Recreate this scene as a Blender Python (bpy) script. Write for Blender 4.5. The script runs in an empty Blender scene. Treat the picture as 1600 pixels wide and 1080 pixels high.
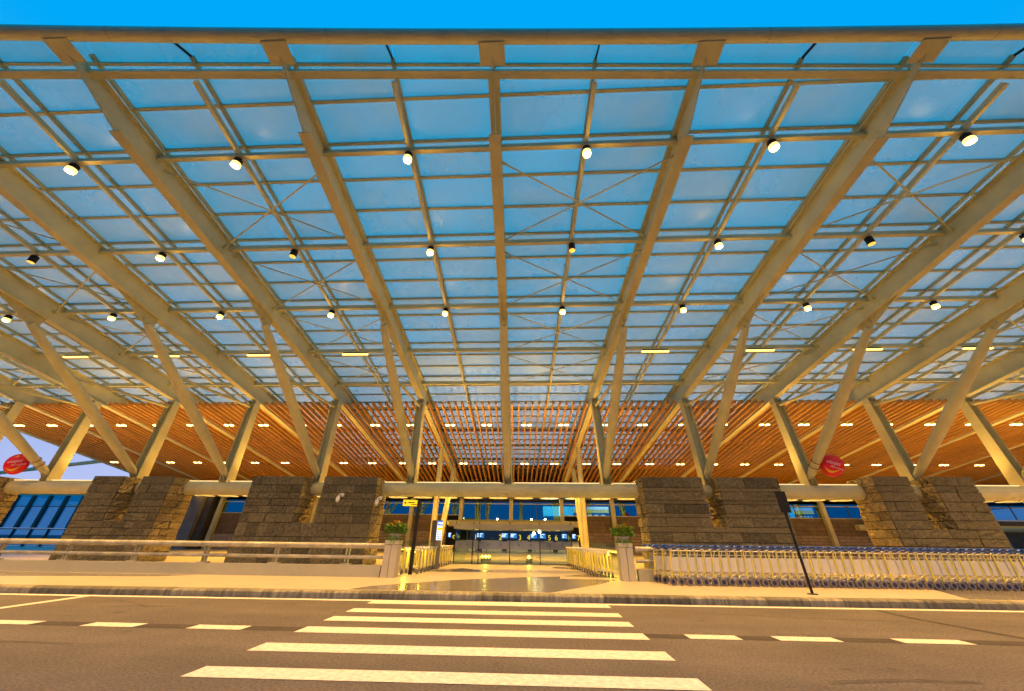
import bpy, bmesh, math, random
from mathutils import Vector, Matrix
rnd = random.Random(7)
scene = bpy.context.scene
C = scene.collection

# ------------------------------------------------------------------ camera
F_PX, PITCH, YAW, ROLL = 544.014, math.radians(29.155), math.radians(2.717), math.radians(.724)
CAM = Vector((0, 0, 1.3))
_cy, _sy, _cp, _sp = math.cos(YAW), math.sin(YAW), math.cos(PITCH), math.sin(PITCH)
FWD = Vector((-_sy*_cp, _cy*_cp, _sp)); _r = Vector((_cy, _sy, 0)); _u = _r.cross(FWD)
RGT = _r*math.cos(ROLL) + _u*math.sin(ROLL); UPV = _u*math.cos(ROLL) - _r*math.sin(ROLL)
cd = bpy.data.cameras.new('camera'); cam = bpy.data.objects.new('camera', cd); C.objects.link(cam)
cd.sensor_width = 36; cd.lens = F_PX/1600*36; cd.clip_end = 2000; cd.clip_start = .05
cam.matrix_world = Matrix((( RGT.x, UPV.x, -FWD.x, CAM.x), (RGT.y, UPV.y, -FWD.y, CAM.y), (RGT.z, UPV.z, -FWD.z, CAM.z), (0, 0, 0, 1)))
scene.camera = cam

# ------------------------------------------------------------------ dusk sky
W = bpy.data.worlds.new('World'); scene.world = W; W.use_nodes = True
nt = W.node_tree; nt.nodes.clear()
def N(tree, kind, **kw):
    n = tree.nodes.new(kind)
    for k, v in kw.items(): setattr(n, k, v)
    return n
tc = N(nt, 'ShaderNodeTexCoord'); sep = N(nt, 'ShaderNodeSeparateXYZ'); nt.links.new(tc.outputs['Generated'], sep.inputs[0])
mY = N(nt, 'ShaderNodeMapRange', interpolation_type='SMOOTHSTEP'); mY.inputs[1].default_value = -.5; mY.inputs[2].default_value = .8
nt.links.new(sep.outputs['Y'], mY.inputs[0])
mZ = N(nt, 'ShaderNodeMapRange', interpolation_type='SMOOTHSTEP'); mZ.inputs[1].default_value = -.02; mZ.inputs[2].default_value = .7
nt.links.new(sep.outputs['Z'], mZ.inputs[0])
def mixc(tree, fac, a, b):
    m = N(tree, 'ShaderNodeMix', data_type='RGBA')
    for sock, v in ((0, fac), (6, a), (7, b)):
        if hasattr(v, 'is_output'): tree.links.new(v, m.inputs[sock])
        elif sock == 0: m.inputs[0].default_value = v
        else: m.inputs[sock].default_value = (*v, 1)
    return m.outputs[2]
hor = mixc(nt, mY.outputs[0], (.004, .15, .42), (.55, .61, .97))
sky = mixc(nt, mZ.outputs[0], hor, (.0, .42, 1.0))
bg = N(nt, 'ShaderNodeBackground'); bg.inputs[1].default_value = .95
nt.links.new(sky, bg.inputs[0]); wo = N(nt, 'ShaderNodeOutputWorld'); nt.links.new(bg.outputs[0], wo.inputs[0])

# ------------------------------------------------------------------ render / exposure
scene.view_settings.view_transform = 'Standard'; scene.view_settings.look = 'None'
scene.view_settings.exposure = 0.0; scene.view_settings.gamma = 1; scene.view_settings.use_curve_mapping = False
cy = scene.cycles
cy.use_denoising = True; cy.max_bounces = 6; cy.diffuse_bounces = 4; cy.glossy_bounces = 3; cy.transparent_max_bounces = 14
cy.transmission_bounces = 4; cy.caustics_reflective = False; cy.caustics_refractive = False; cy.sample_clamp_indirect = 4
cy.use_light_tree = True

WARM = (1.0, .49, .055)
P_SPOT, P_UP, P_CEIL = 3100, 560, 1500
S = 5.2
def RX(i, Y): return -1.2 + S*i + .028*(19.83 - Y)         # rafter axis of frame i
def soffit(Y): return 10.93 - .156*(Y - 4.95)
def rtop(Y): return 11.5 - .14*(Y - 6.24)
def glassz(Y): return 11.85 - .14*(Y - 6.24)
def eaveY(x):
    q = max(-16, min(16, x)); return 3.76 + .0365*x - .0006*q*q
def pxy(p):
    d = Vector(p) - CAM; z = d.dot(FWD)
    if z < .1: return None
    return 800 + F_PX*d.dot(RGT)/z, 540 - F_PX*d.dot(UPV)/z, z
def inframe(p, m=60):
    q = pxy(p); return q and -m < q[0] < 1600 + m and -m < q[1] < 1080 + m

# ------------------------------------------------------------------ materials
def mat(name, col, rough=.6, metal=0, var=.0, vscale=3.0, bump=0.0, bscale=40.0, emit=None, estr=1.0, spec=.5, col2=None, stretch=None, obj_var=0.0, bdist=.03):
    m = bpy.data.materials.new(name); m.use_nodes = True; t = m.node_tree
    b = t.nodes['Principled BSDF']
    b.inputs['Base Color'].default_value = (*col, 1); b.inputs['Roughness'].default_value = rough; b.inputs['Metallic'].default_value = metal
    b.inputs['Specular IOR Level'].default_value = spec
    src = None
    if var or bump or obj_var:
        g = N(t, 'ShaderNodeTexCoord')
        vec = g.outputs['Object']
        if stretch:
            mp = N(t, 'ShaderNodeMapping'); mp.inputs['Scale'].default_value = stretch; t.links.new(vec, mp.inputs[0]); vec = mp.outputs[0]
    if var:
        nz = N(t, 'ShaderNodeTexNoise'); nz.inputs['Scale'].default_value = vscale; nz.inputs['Detail'].default_value = 6; nz.inputs['Roughness'].default_value = .65
        t.links.new(vec, nz.inputs['Vector'])
        mr = N(t, 'ShaderNodeMapRange'); mr.inputs[1].default_value = .3; mr.inputs[2].default_value = .7; t.links.new(nz.outputs[0], mr.inputs[0])
        a = col2 or tuple(c*(1 - var) for c in col)
        src = mixc(t, mr.outputs[0], a, tuple(min(1, c*(1 + var*.6)) for c in col))
    if obj_var:
        oi = N(t, 'ShaderNodeObjectInfo'); mr2 = N(t, 'ShaderNodeMapRange'); mr2.inputs[3].default_value = 1 - obj_var; mr2.inputs[4].default_value = 1 + obj_var
        t.links.new(oi.outputs['Random'], mr2.inputs[0])
        vm = N(t, 'ShaderNodeVectorMath', operation='SCALE')
        if src: t.links.new(src, vm.inputs[0])
        else: vm.inputs[0].default_value = col
        t.links.new(mr2.outputs[0], vm.inputs['Scale']); src = vm.outputs[0]
    if src: t.links.new(src, b.inputs['Base Color'])
    if bump:
        n2 = N(t, 'ShaderNodeTexNoise'); n2.inputs['Scale'].default_value = bscale; n2.inputs['Detail'].default_value = 5
        t.links.new(vec, n2.inputs['Vector'])
        bp = N(t, 'ShaderNodeBump'); bp.inputs['Strength'].default_value = bump; bp.inputs['Distance'].default_value = .03
        bp.inputs['Distance'].default_value = bdist; t.links.new(n2.outputs[0], bp.inputs['Height']); t.links.new(bp.outputs[0], b.inputs['Normal'])
    if emit:
        b.inputs['Emission Color'].default_value = (*emit, 1); b.inputs['Emission Strength'].default_value = estr
    return m
M = {}
M['steel'] = mat('steel_paint', (.63, .60, .335), .42, var=.15, vscale=1.1, bump=.05, bscale=14)
M['steel2'] = mat('steel_paint_grey', (.50, .47, .26), .45, var=.12, vscale=2)
M['wood'] = mat('timber_slat', (.50, .238, .032), .55, var=.22, vscale=2.2, stretch=(6, .5, 6), obj_var=.16)
M['asphalt'] = mat('asphalt', (.142, .125, .118), .85, var=.22, vscale=.55, bump=.7, bscale=55, spec=.3)
M['tarpatch'] = mat('old_paint_patch', (.062, .052, .045), .9, var=.3, vscale=4, bump=.5, bscale=60)
M['paint'] = mat('road_paint', (.80, .72, .66), .6, var=.30, vscale=14, bump=.25, bscale=70)
M['paving'] = mat('cream_paving', (.52, .46, .36), .38, var=.10, vscale=1.2, bump=.12, bscale=25)
M['granite'] = mat('grey_granite', (.20, .185, .17), .2, var=.25, vscale=1.0, bump=.03, bscale=20)
M['kerb'] = mat('kerb_stone', (.26, .24, .165), .8, var=.62, vscale=2.6, bump=.8, bscale=28, stretch=(3.2, .7, .7), obj_var=.38)
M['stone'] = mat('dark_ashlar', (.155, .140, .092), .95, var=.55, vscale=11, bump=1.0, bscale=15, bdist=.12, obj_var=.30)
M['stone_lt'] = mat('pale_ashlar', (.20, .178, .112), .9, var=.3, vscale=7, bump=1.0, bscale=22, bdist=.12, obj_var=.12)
M['stone_gold_lit'] = mat('split_stone_gold_lit', (.37, .31, .165), .95, var=.5, vscale=9, bump=1.0, bscale=16, bdist=.12, obj_var=.25)  # rough split faces; the gold light on them is put into the colour
M['mortar'] = mat('mortar', (.035, .03, .022), .95, var=.3, vscale=9)
M['white'] = mat('white_plaster', (.40, .39, .30), .75, var=.08, vscale=1.5, bump=.1)
M['rail'] = mat('steel_rail', (.44, .42, .34), .4, metal=.3, var=.45, vscale=2.2, bump=.25, bscale=9)
M['black'] = mat('black_coating', (.016, .015, .013), .65, var=.2, spec=.25)
M['dgrey'] = mat('dark_grey_panel', (.07, .066, .062), .5, var=.2, vscale=1.5)
M['mid'] = mat('grey_panel', (.20, .185, .17), .5, var=.15, vscale=1.0)
M['brown'] = mat('brown_cladding', (.17, .128, .088), .75, var=.35, vscale=3, bump=.5, bscale=18, obj_var=.18)
M['brown_lt'] = mat('pale_lit_stone', (.34, .28, .21), .8, var=.35, vscale=4, bump=.8, bscale=18, obj_var=.14)
M['red'] = mat('red_vinyl', (.78, .008, .014), .28)
M['letter'] = mat('white_print', (.85, .82, .76), .5)
M['smile'] = mat('yellow_print', (.9, .55, .03), .5)
M['strap'] = mat('dark_red_strap', (.16, .01, .012), .6)
M['yellow'] = mat('yellow_tube', (.80, .68, .10), .38, var=.12)
M['blue'] = mat('blue_plastic', (.006, .06, .40), .35)
M['chrome'] = mat('galvanised', (.72, .69, .62), .35, metal=.4, var=.12)
M['rubber'] = mat('grey_rubber', (.19, .17, .17), .6)
M['hub'] = mat('navy_hub', (.012, .018, .075), .5)
M['adpanel'] = mat('pale_panel', (.72, .68, .54), .5, var=.06)
M['leaf'] = mat('leaf', (.10, .24, .02), .6, var=.4, vscale=9)
M['leaf2'] = mat('trailing_leaf', (.22, .38, .03), .6, var=.35, vscale=9)
M['bloom'] = mat('orange_bloom', (.85, .42, .02), .6, var=.3, vscale=12)
M['pot'] = mat('glazed_pot', (.55, .50, .40), .45, var=.1)
M['dark_int'] = mat('interior_wall', (.085, .066, .05), .8, var=.3, vscale=.8)
M['int_floor'] = mat('interior_floor', (.22, .19, .15), .25, var=.1)
M['chair_r'] = mat('rust_seat', (.28, .07, .02), .6)
M['chair_t'] = mat('teal_seat', (.01, .14, .13), .6)
M['lamp'] = mat('lamp_lens', (1, .9, .7), .3, emit=(1, .74, .33), estr=60)
M['glare_ring'] = mat('lamp_glare', (1, .8, .5), .4, emit=(1, .60, .13), estr=3.0)
M['lamp_dim'] = mat('lamp_lens_dim', (.9, .7, .3), .3, emit=(1, .52, .06), estr=1.3)
M['tubelamp'] = mat('strip_lens', (1, .9, .7), .3, emit=(1, .62, .13), estr=2.6)
M['strip'] = mat('led_strip', (1, .9, .7), .3, emit=(1, .70, .26), estr=1.15)
M['ceil_lamp'] = mat('ceiling_lamp_lens', (1, .9, .7), .3, emit=(1, .68, .22), estr=14)
M['pool'] = mat('wallwash_pool', (1, .9, .6), .3, emit=(1, .60, .12), estr=1.3)
M['glowlamp'] = mat('floor_lamp_lens', (1, .9, .5), .3, emit=(1, .68, .05), estr=9)
M['glowlamp2'] = mat('rail_light_lens', (1, .9, .5), .3, emit=(1, .68, .06), estr=2)
M['ysign'] = mat('lit_yellow_panel', (.8, .6, .05), .4, emit=(1, .62, .005), estr=.85)
M['signblack'] = mat('black_print', (.01, .01, .01), .5)
M['scr_blue'] = mat('blue_screen', (.02, .1, .3), .3, emit=(.01, .22, .85), estr=.9)
M['scr_white'] = mat('white_screen', (.7, .8, .9), .3, emit=(.62, .80, 1), estr=1.7)
M['scr_cyan'] = mat('cyan_screen', (.1, .5, .6), .3, emit=(.06, .62, .82), estr=2.2)
M['scr_yel'] = mat('yellow_screen', (.6, .5, .1), .3, emit=(1, .62, .05), estr=1.8)
M['scr_red'] = mat('red_screen', (.6, .1, .1), .3, emit=(.8, .10, .08), estr=.9)
M['scr_dk'] = mat('dark_screen', (.02, .03, .06), .3, emit=(.02, .03, .10), estr=.6)
M['scr_hdr'] = mat('header_screen', (.05, .1, .3), .3, emit=(.05, .16, .55), estr=1.0)
M['cream'] = mat('cream_panel', (.50, .465, .36), .7, var=.08, vscale=2)
M['num'] = mat('yellow_numeral', (.8, .65, .05), .4, emit=(1, .72, .01), estr=1.0)

def glass_mat(name, tint, gloss_col, gloss, diff_col, diff, rough=.02):
    m = bpy.data.materials.new(name); m.use_nodes = True; t = m.node_tree; t.nodes.clear()
    tr = N(t, 'ShaderNodeBsdfTransparent'); tr.inputs[0].default_value = (*tint, 1)
    gl = N(t, 'ShaderNodeBsdfGlossy'); gl.inputs[0].default_value = (*gloss_col, 1); gl.inputs['Roughness'].default_value = rough
    out = N(t, 'ShaderNodeOutputMaterial'); cur = tr.outputs[0]
    if diff:
        df = N(t, 'ShaderNodeBsdfDiffuse'); df.inputs[0].default_value = (*diff_col, 1)
        g = N(t, 'ShaderNodeTexCoord'); nz = N(t, 'ShaderNodeTexNoise'); nz.inputs['Scale'].default_value = .7; nz.inputs['Detail'].default_value = 4
        t.links.new(g.outputs['Object'], nz.inputs['Vector'])
        mr = N(t, 'ShaderNodeMapRange'); mr.inputs[1].default_value = .3; mr.inputs[2].default_value = .7; mr.inputs[3].default_value = diff*.72; mr.inputs[4].default_value = diff*1.25
        t.links.new(nz.outputs[0], mr.inputs[0])
        oi = N(t, 'ShaderNodeObjectInfo'); m2 = N(t, 'ShaderNodeMapRange'); m2.inputs[3].default_value = .78; m2.inputs[4].default_value = 1.25; t.links.new(oi.outputs['Random'], m2.inputs[0])
        mu = N(t, 'ShaderNodeMath', operation='MULTIPLY'); t.links.new(mr.outputs[0], mu.inputs[0]); t.links.new(m2.outputs[0], mu.inputs[1])
        lw = N(t, 'ShaderNodeLayerWeight'); lw.inputs[0].default_value = .5; ma = N(t, 'ShaderNodeMath', operation='MULTIPLY_ADD'); ma.inputs[1].default_value = .7; ma.inputs[2].default_value = .8
        t.links.new(lw.outputs['Facing'], ma.inputs[0]); m3 = N(t, 'ShaderNodeMath', operation='MULTIPLY'); m3.use_clamp = True; t.links.new(mu.outputs[0], m3.inputs[0]); t.links.new(ma.outputs[0], m3.inputs[1]); mu = m3
        mx = N(t, 'ShaderNodeMixShader'); t.links.new(mu.outputs[0], mx.inputs[0]); t.links.new(cur, mx.inputs[1]); t.links.new(df.outputs[0], mx.inputs[2]); cur = mx.outputs[0]
    fr = N(t, 'ShaderNodeLayerWeight'); fr.inputs[0].default_value = .5
    pw = N(t, 'ShaderNodeMath', operation='POWER'); pw.inputs[1].default_value = 5; t.links.new(fr.outputs['Facing'], pw.inputs[0])
    ad = N(t, 'ShaderNodeMath', operation='MULTIPLY_ADD'); ad.inputs[1].default_value = .3; ad.inputs[2].default_value = .025 + gloss; t.links.new(pw.outputs[0], ad.inputs[0])
    ad.use_clamp = True
    mx = N(t, 'ShaderNodeMixShader'); t.links.new(ad.outputs[0], mx.inputs[0]); t.links.new(cur, mx.inputs[1]); t.links.new(gl.outputs[0], mx.inputs[2])
    t.links.new(mx.outputs[0], out.inputs[0]); return m
M['roofglass'] = glass_mat('fritted_roof_glass', (.95, .99, .90), (.9, .9, .9), 0.0, (.88, 1.0, .94), .265, .32)
M['winglass'] = glass_mat('blue_window_glass', (.42, .60, .70), (.45, .85, 1.0), .34, (.3, .4, .5), 0)
M['skyglass'] = glass_mat('sky_pale_glass', (.45, .62, .72), (.7, .92, 1.0), .62, (.3, .4, .5), 0)  # upper panes: pale sky reflection put into the glass colour
M['clear'] = glass_mat('clear_glass', (.82, .90, .88), (.9, .95, .95), .03, (.5, .6, .6), 0)
M['frost'] = glass_mat('frosted_band', (.35, .38, .42), (.9, .9, .95), .05, (.62, .66, .72), .62)
M['slabglass'] = glass_mat('glass_roof_slab', (.60, .62, .50), (.9, .9, .9), .0, (.75, .70, .48), .9)

def asphalt():
    m = M['asphalt']; t = m.node_tree; b = t.nodes['Principled BSDF']; src = b.inputs['Base Color'].links[0].from_socket
    g = N(t, 'ShaderNodeTexCoord'); nz = N(t, 'ShaderNodeTexNoise'); nz.inputs['Scale'].default_value = 30; nz.inputs['Detail'].default_value = 3; nz.inputs['Roughness'].default_value = .8
    t.links.new(g.outputs['Object'], nz.inputs['Vector'])
    mr = N(t, 'ShaderNodeMapRange'); mr.inputs[1].default_value = .3; mr.inputs[2].default_value = .7; mr.inputs[3].default_value = .48; mr.inputs[4].default_value = 1.52; t.links.new(nz.outputs[0], mr.inputs[0])
    mp = N(t, 'ShaderNodeMapping'); mp.inputs['Scale'].default_value = (.12, 1.1, 1); t.links.new(g.outputs['Object'], mp.inputs[0])
    n2 = N(t, 'ShaderNodeTexNoise'); n2.inputs['Scale'].default_value = 1.0; n2.inputs['Detail'].default_value = 4; t.links.new(mp.outputs[0], n2.inputs['Vector'])
    m2 = N(t, 'ShaderNodeMapRange'); m2.inputs[1].default_value = .3; m2.inputs[2].default_value = .7; m2.inputs[3].default_value = .85; m2.inputs[4].default_value = 1.12; t.links.new(n2.outputs[0], m2.inputs[0])
    mu = N(t, 'ShaderNodeMath', operation='MULTIPLY'); t.links.new(mr.outputs[0], mu.inputs[0]); t.links.new(m2.outputs[0], mu.inputs[1])
    n3 = N(t, 'ShaderNodeTexNoise'); n3.inputs['Scale'].default_value = 1.7; n3.inputs['Detail'].default_value = 5; n3.inputs['Roughness'].default_value = .7; t.links.new(g.outputs['Object'], n3.inputs['Vector'])
    m3 = N(t, 'ShaderNodeMapRange'); m3.inputs[1].default_value = .62; m3.inputs[2].default_value = .70; m3.inputs[3].default_value = 1.0; m3.inputs[4].default_value = .60; t.links.new(n3.outputs[0], m3.inputs[0])
    mu2 = N(t, 'ShaderNodeMath', operation='MULTIPLY'); t.links.new(mu.outputs[0], mu2.inputs[0]); t.links.new(m3.outputs[0], mu2.inputs[1]); mu = mu2
    vm = N(t, 'ShaderNodeVectorMath', operation='SCALE'); t.links.new(src, vm.inputs[0]); t.links.new(mu.outputs[0], vm.inputs['Scale']); t.links.new(vm.outputs[0], b.inputs['Base Color'])
asphalt()
# ------------------------------------------------------------------ mesh helpers
class MB:
    def __init__(s): s.v = []; s.f = []; s.sm = []
    def add(s, vs, fs, smooth=False):
        o = len(s.v); s.v += [tuple(v) for v in vs]
        for f in fs: s.f.append(tuple(o + i for i in f)); s.sm.append(smooth)
        return s
    def hexa(s, p):                      # 8 corners: bottom loop then top loop
        return s.add(p, [(0, 3, 2, 1), (4, 5, 6, 7), (0, 1, 5, 4), (1, 2, 6, 5), (2, 3, 7, 6), (3, 0, 4, 7)])
    def box(s, x0, x1, y0, y1, z0, z1):
        return s.hexa([(x0, y0, z0), (x1, y0, z0), (x1, y1, z0), (x0, y1, z0), (x0, y0, z1), (x1, y0, z1), (x1, y1, z1), (x0, y1, z1)])
    def bar(s, a, b, w, h, up=(0, 0, 1)):   # box section along a-b, w across, h along up
        a, b = Vector(a), Vector(b); d = (b - a).normalized(); x = d.cross(Vector(up)).normalized(); u = x.cross(d)
        p = []
        for e in (a, b): p.append([e - x*w/2 - u*h/2, e + x*w/2 - u*h/2, e + x*w/2 + u*h/2, e - x*w/2 + u*h/2])
        return s.add(p[0] + p[1], [(0, 1, 2, 3), (7, 6, 5, 4), (0, 4, 5, 1), (1, 5, 6, 2), (2, 6, 7, 3), (3, 7, 4, 0)])
    def tube(s, pts, rad, n=12, cap=True):
        pts = [Vector(p) for p in pts]
        if not hasattr(rad, '__len__'): rad = [rad]*len(pts)
        vs = []; fs = []
        ref = None
        for k, p in enumerate(pts):
            d = (pts[min(k + 1, len(pts) - 1)] - pts[max(k - 1, 0)]).normalized()
            if ref is None: ref = Vector((0, 0, 1)) if abs(d.z) < .9 else Vector((1, 0, 0))
            x = d.cross(ref).normalized(); y = x.cross(d).normalized(); ref = y
            for j in range(n):
                a = 2*math.pi*j/n; vs.append(p + (x*math.cos(a) + y*math.sin(a))*rad[k])
        for k in range(len(pts) - 1):
            for j in range(n):
                j2 = (j + 1) % n; fs.append((k*n + j, k*n + j2, (k + 1)*n + j2, (k + 1)*n + j))
        s.add(vs, fs, True)
        if cap:
            m = len(pts) - 1
            s.add(vs[:n], [tuple(range(n))]); s.add(vs[m*n:], [tuple(reversed(range(n)))])
        return s
    def poly_prism(s, poly, axis_vec):       # polygon (3d list) extruded by vector
        n = len(poly); a = [Vector(p) for p in poly]; b = [p + Vector(axis_vec) for p in a]
        return s.add(a + b, [tuple(range(n)), tuple(range(2*n - 1, n - 1, -1))] + [(i, i + n, (i + 1) % n + n, (i + 1) % n) for i in range(n)])
    def ellipsoid(s, c, r, n=20, m=12, rot=None):
        vs = []; fs = []
        for i in range(m + 1):
            th = math.pi*i/m
            for j in range(n):
                ph = 2*math.pi*j/n; p = Vector((r[0]*math.sin(th)*math.cos(ph), r[1]*math.sin(th)*math.sin(ph), r[2]*math.cos(th)))
                if rot: p = rot @ p
                vs.append(Vector(c) + p)
        for i in range(m):
            for j in range(n): fs.append((i*n + j, i*n + (j + 1) % n, (i + 1)*n + (j + 1) % n, (i + 1)*n + j))
        return s.add(vs, fs, True)
    def mesh(s, name, m):
        me = bpy.data.meshes.new(name); me.from_pydata(s.v, [], s.f); me.materials.append(M[m] if isinstance(m, str) else m)
        me.polygons.foreach_set('use_smooth', s.sm)
        bm = bmesh.new(); bm.from_mesh(me); bmesh.ops.recalc_face_normals(bm, faces=bm.faces); bm.to_mesh(me); bm.free()
        return me
    def build(s, name, m, parent=None, **kw): return link(name, s.mesh(name, m), parent, **kw)

def link(name, data, parent=None, loc=None, rz=None, kind=None, label=None, mtx=None):
    o = bpy.data.objects.new(name, data); C.objects.link(o)
    if parent:
        o.parent = parent; o.matrix_parent_inverse = PINV.get(parent.name, Matrix())
    if loc is not None: o.location = loc
    if rz is not None: o.rotation_euler = (0, 0, rz)
    if kind: o['kind'] = kind
    if label: o['label'] = label
    return o
PINV = {}
def thing(name, label, cat, loc=(0, 0, 0), rz=0, group=None, local=False):
    """Empty at the thing's base. Parts are written in world coordinates unless local."""
    o = bpy.data.objects.new(name, None); C.objects.link(o); o.location = loc; o.rotation_euler = (0, 0, rz); o.empty_display_size = .2
    tag(o, label, cat, group)
    if not local: PINV[o.name] = Matrix.Translation(-Vector(loc))
    return o
def tag(o, label, cat, group=None):
    o['label'] = label; o['category'] = cat
    if group: o['group'] = group
    return o
def structure(name, loc=(0, 0, 0)):
    o = bpy.data.objects.new(name, None); C.objects.link(o); o['kind'] = 'structure'; return o
def copy_tree(root, loc, rz=None, label=None):
    r = root.copy(); C.objects.link(r); r.location = loc
    if rz is not None: r.rotation_euler = (0, 0, rz)
    if label: r['label'] = label
    for ch in list(root.children):
        c = ch.copy(); C.objects.link(c); c.parent = r; c.matrix_parent_inverse = ch.matrix_parent_inverse.copy()
        for g in list(ch.children):
            d = g.copy(); C.objects.link(d); d.parent = c; d.matrix_parent_inverse = g.matrix_parent_inverse.copy()
    return r
ORD = 'first second third fourth fifth sixth seventh eighth ninth tenth eleventh twelfth thirteenth fourteenth fifteenth sixteenth seventeenth eighteenth nineteenth twentieth'.split()
TENS = {2: 'twenty', 3: 'thirty', 4: 'forty', 5: 'fifty'}; TENTH = {3: 'thirtieth', 4: 'fortieth', 5: 'fiftieth'}
def ordinal(n):
    if n <= 20: return ORD[n - 1]
    t, u = divmod(n, 10)
    return TENTH[t] if u == 0 else TENS[t] + '-' + ORD[u - 1]
def text_mesh(name, body, size, m, parent, mtx, extrude=.006, shear=0, align='CENTER'):
    cu = bpy.data.curves.new(name, 'FONT'); cu.body = body; cu.size = size; cu.align_x = align; cu.align_y = 'CENTER'; cu.extrude = extrude; cu.shear = shear
    o = bpy.data.objects.new(name, cu); C.objects.link(o); bpy.context.view_layer.update()
    me = bpy.data.meshes.new_from_object(o.evaluated_get(bpy.context.evaluated_depsgraph_get())); me.materials.clear(); me.materials.append(M[m])
    bpy.data.objects.remove(o); me.transform(mtx)
    return link(name, me, parent)
def facing(c, n, up=(0, 0, 1)):          # matrix whose local xy lies in the plane facing n (towards viewer)
    n = Vector(n).normalized(); x = Vector(up).cross(n).normalized(); y = n.cross(x)
    return Matrix(((x.x, y.x, n.x, c[0]), (x.y, y.y, n.y, c[1]), (x.z, y.z, n.z, c[2]), (0, 0, 0, 1)))
def lamp(name, kind, loc, power, color=WARM, rot=(0, 0, 0), **kw):
    d = bpy.data.lights.new(name, kind); d.energy = power; d.color = color
    for k, v in kw.items(): setattr(d, k, v)
    o = bpy.data.objects.new(name, d); C.objects.link(o); o.location = loc; o.rotation_euler = rot
    return o
def tilt(x): return .02*x                 # the kerb runs a little off the facade line

# ================================================================== GROUND
g = MB(); n = 600
g.add([(-n, -n, -.012), (n, -n, -.012), (n, n, -.012), (-n, n, -.012)], [(0, 1, 2, 3)]).build('ground', 'asphalt', kind='structure')
rd = MB()
rd.add([(-90, -14, 0), (90, -14, 0), (90, 10.42 + tilt(90), 0), (-90, 10.42 + tilt(-90), 0)], [(0, 1, 2, 3)]).build('road', 'asphalt', kind='structure')
def sheet(pts, z): return MB().add([(x, y, z) for x, y in pts], [tuple(range(len(pts)))])
KY = lambda x: 10.30 + tilt(x)
pv = MB()
pv.box(-90, 90, 0, 1, 0, 1); pv.v = [(x, (39.4 if y else KY(x) + .30), (.15 if z else -.05)) for x, y, z in pv.v]
pv.build('pavement', 'paving', kind='structure')
dz = .154
def gsheet(pts): sheet(pts, dz).build('granite_paving', 'granite', kind='structure')
gsheet([(-4.6, 10.60), (-4.32, 11.38), (-2.44, 13.28), (-.14, 14.69), (1.15, 15.2), (1.05, 14.3), (3.0, 14.3), (2.14, 12.82), (.55, 10.68)])
gsheet([(1.25, 15.35), (2.67, 16.86), (3.25, 14.95)])
gsheet([(-4.2, 16.6), (-3.0, 18.6), (-1.4, 16.9), (-3.0, 16.5)])
gsheet([(1.0, 19.6), (2.3, 18.4), (2.35, 19.8), (1.4, 20.6)])
gsheet([(-24, 11.5), (-17.5, 12.1), (-11.9, 12.9), (-11.2, 13.55), (-24, 13.5)])
gsheet([(12.25, 13.55), (26, 13.8), (26, 11.2), (10.75, 10.92)])
# kerb stones
kb = structure('kerb')
x = -17.0; k = 0
while x < 16.5:
    w = rnd.choice((.8, .95, 1.0, 1.0, 1.1)); a, b = x + .006, x + w - .006
    y0, y1 = KY(a), KY(b); o = rnd.uniform(-.008, .008); zt = .15 + rnd.uniform(-.004, .006)
    mb = MB(); ch = .035
    prof = [(0, -.1), (0, zt - ch), (ch, zt), (.298, zt), (.298, -.1)]
    vs = [(a, y0 + o + p, z) for p, z in prof] + [(b, y1 + o + p, z) for p, z in prof]
    mb.add(vs, [(4, 3, 2, 1, 0), (5, 6, 7, 8, 9)] + [(i, i + 5, (i + 1) % 5 + 5, (i + 1) % 5) for i in range(5)])
    mb.build('kerb_stone', 'kerb', kb); x += w
mb = MB()
for a, b in ((-90, -17), (x, 90)): mb.hexa([(a, KY(a), -.1), (b, KY(b), -.1), (b, KY(b) + .298, -.1), (a, KY(a) + .298, -.1), (a, KY(a), .15), (b, KY(b), .15), (b, KY(b) + .298, .15), (a, KY(a) + .298, .15)])
mb.build('kerb_run', 'kerb', kb)
# painted markings
cw = structure('crosswalk')
for y0, y1 in ((4.75, 5.10), (5.74, 6.14), (6.78, 7.19), (7.68, 8.09), (8.54, 8.96), (9.60, 9.97)):
    mb = MB(); mb.add([(-3.68, y0, .005), (1.82, y0 + .05, .005), (1.82, y1 + .05, .005), (-3.68, y1, .005)], [(0, 1, 2, 3)]).build('crosswalk_stripe', 'paint', cw)
ll = structure('lane_line'); lp = structure('blacked_out_dash')
ed = [-16.2, -14.9, -13.9, -12.6, -11.5, -10.3, -9.3, -8.20, -7.28, -6.40, -5.50, -4.60]
ed2 = [2.48, 3.26, 3.83, 4.76, 5.68, 6.70, 7.85, 8.95, 9.95, 11.2, 12.3]
def dash(mb, x0, x1, yy, m, par, nm, z): MB().add([(x0, yy, z), (x1, yy, z), (x1, yy + .28, z), (x0, yy + .28, z)], [(0, 1, 2, 3)]).build(nm, m, par)
for i in range(0, len(ed) - 1, 2):
    x0, x1 = ed[i], ed[i + 1]
    x1s, x0s = (x1, ed[i + 2] if i + 2 < len(ed) else -3.7)
DL = [(-13.4, -12.2), (-11.3, -10.1), (-9.35, -8.2), (-7.3, -6.4), (-5.5, -4.6)]
DR = [(2.47, 3.26), (3.83, 4.76), (5.68, 6.70), (7.75, 8.8), (9.9, 11.0)]
for a, b in DL: dash(None, a, b, 6.85 + .0*a, 'paint', ll, 'lane_dash', .005)
for a, b in DR: dash(None, a, b, 6.93 + .015*a, 'paint', ll, 'lane_dash', .005)
for (a, b), (c, d) in zip(DL, DL[1:] + [(-3.70, 0)]): dash(None, b, c, 6.85, 'tarpatch', lp, 'tar_patch', .003)
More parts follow.
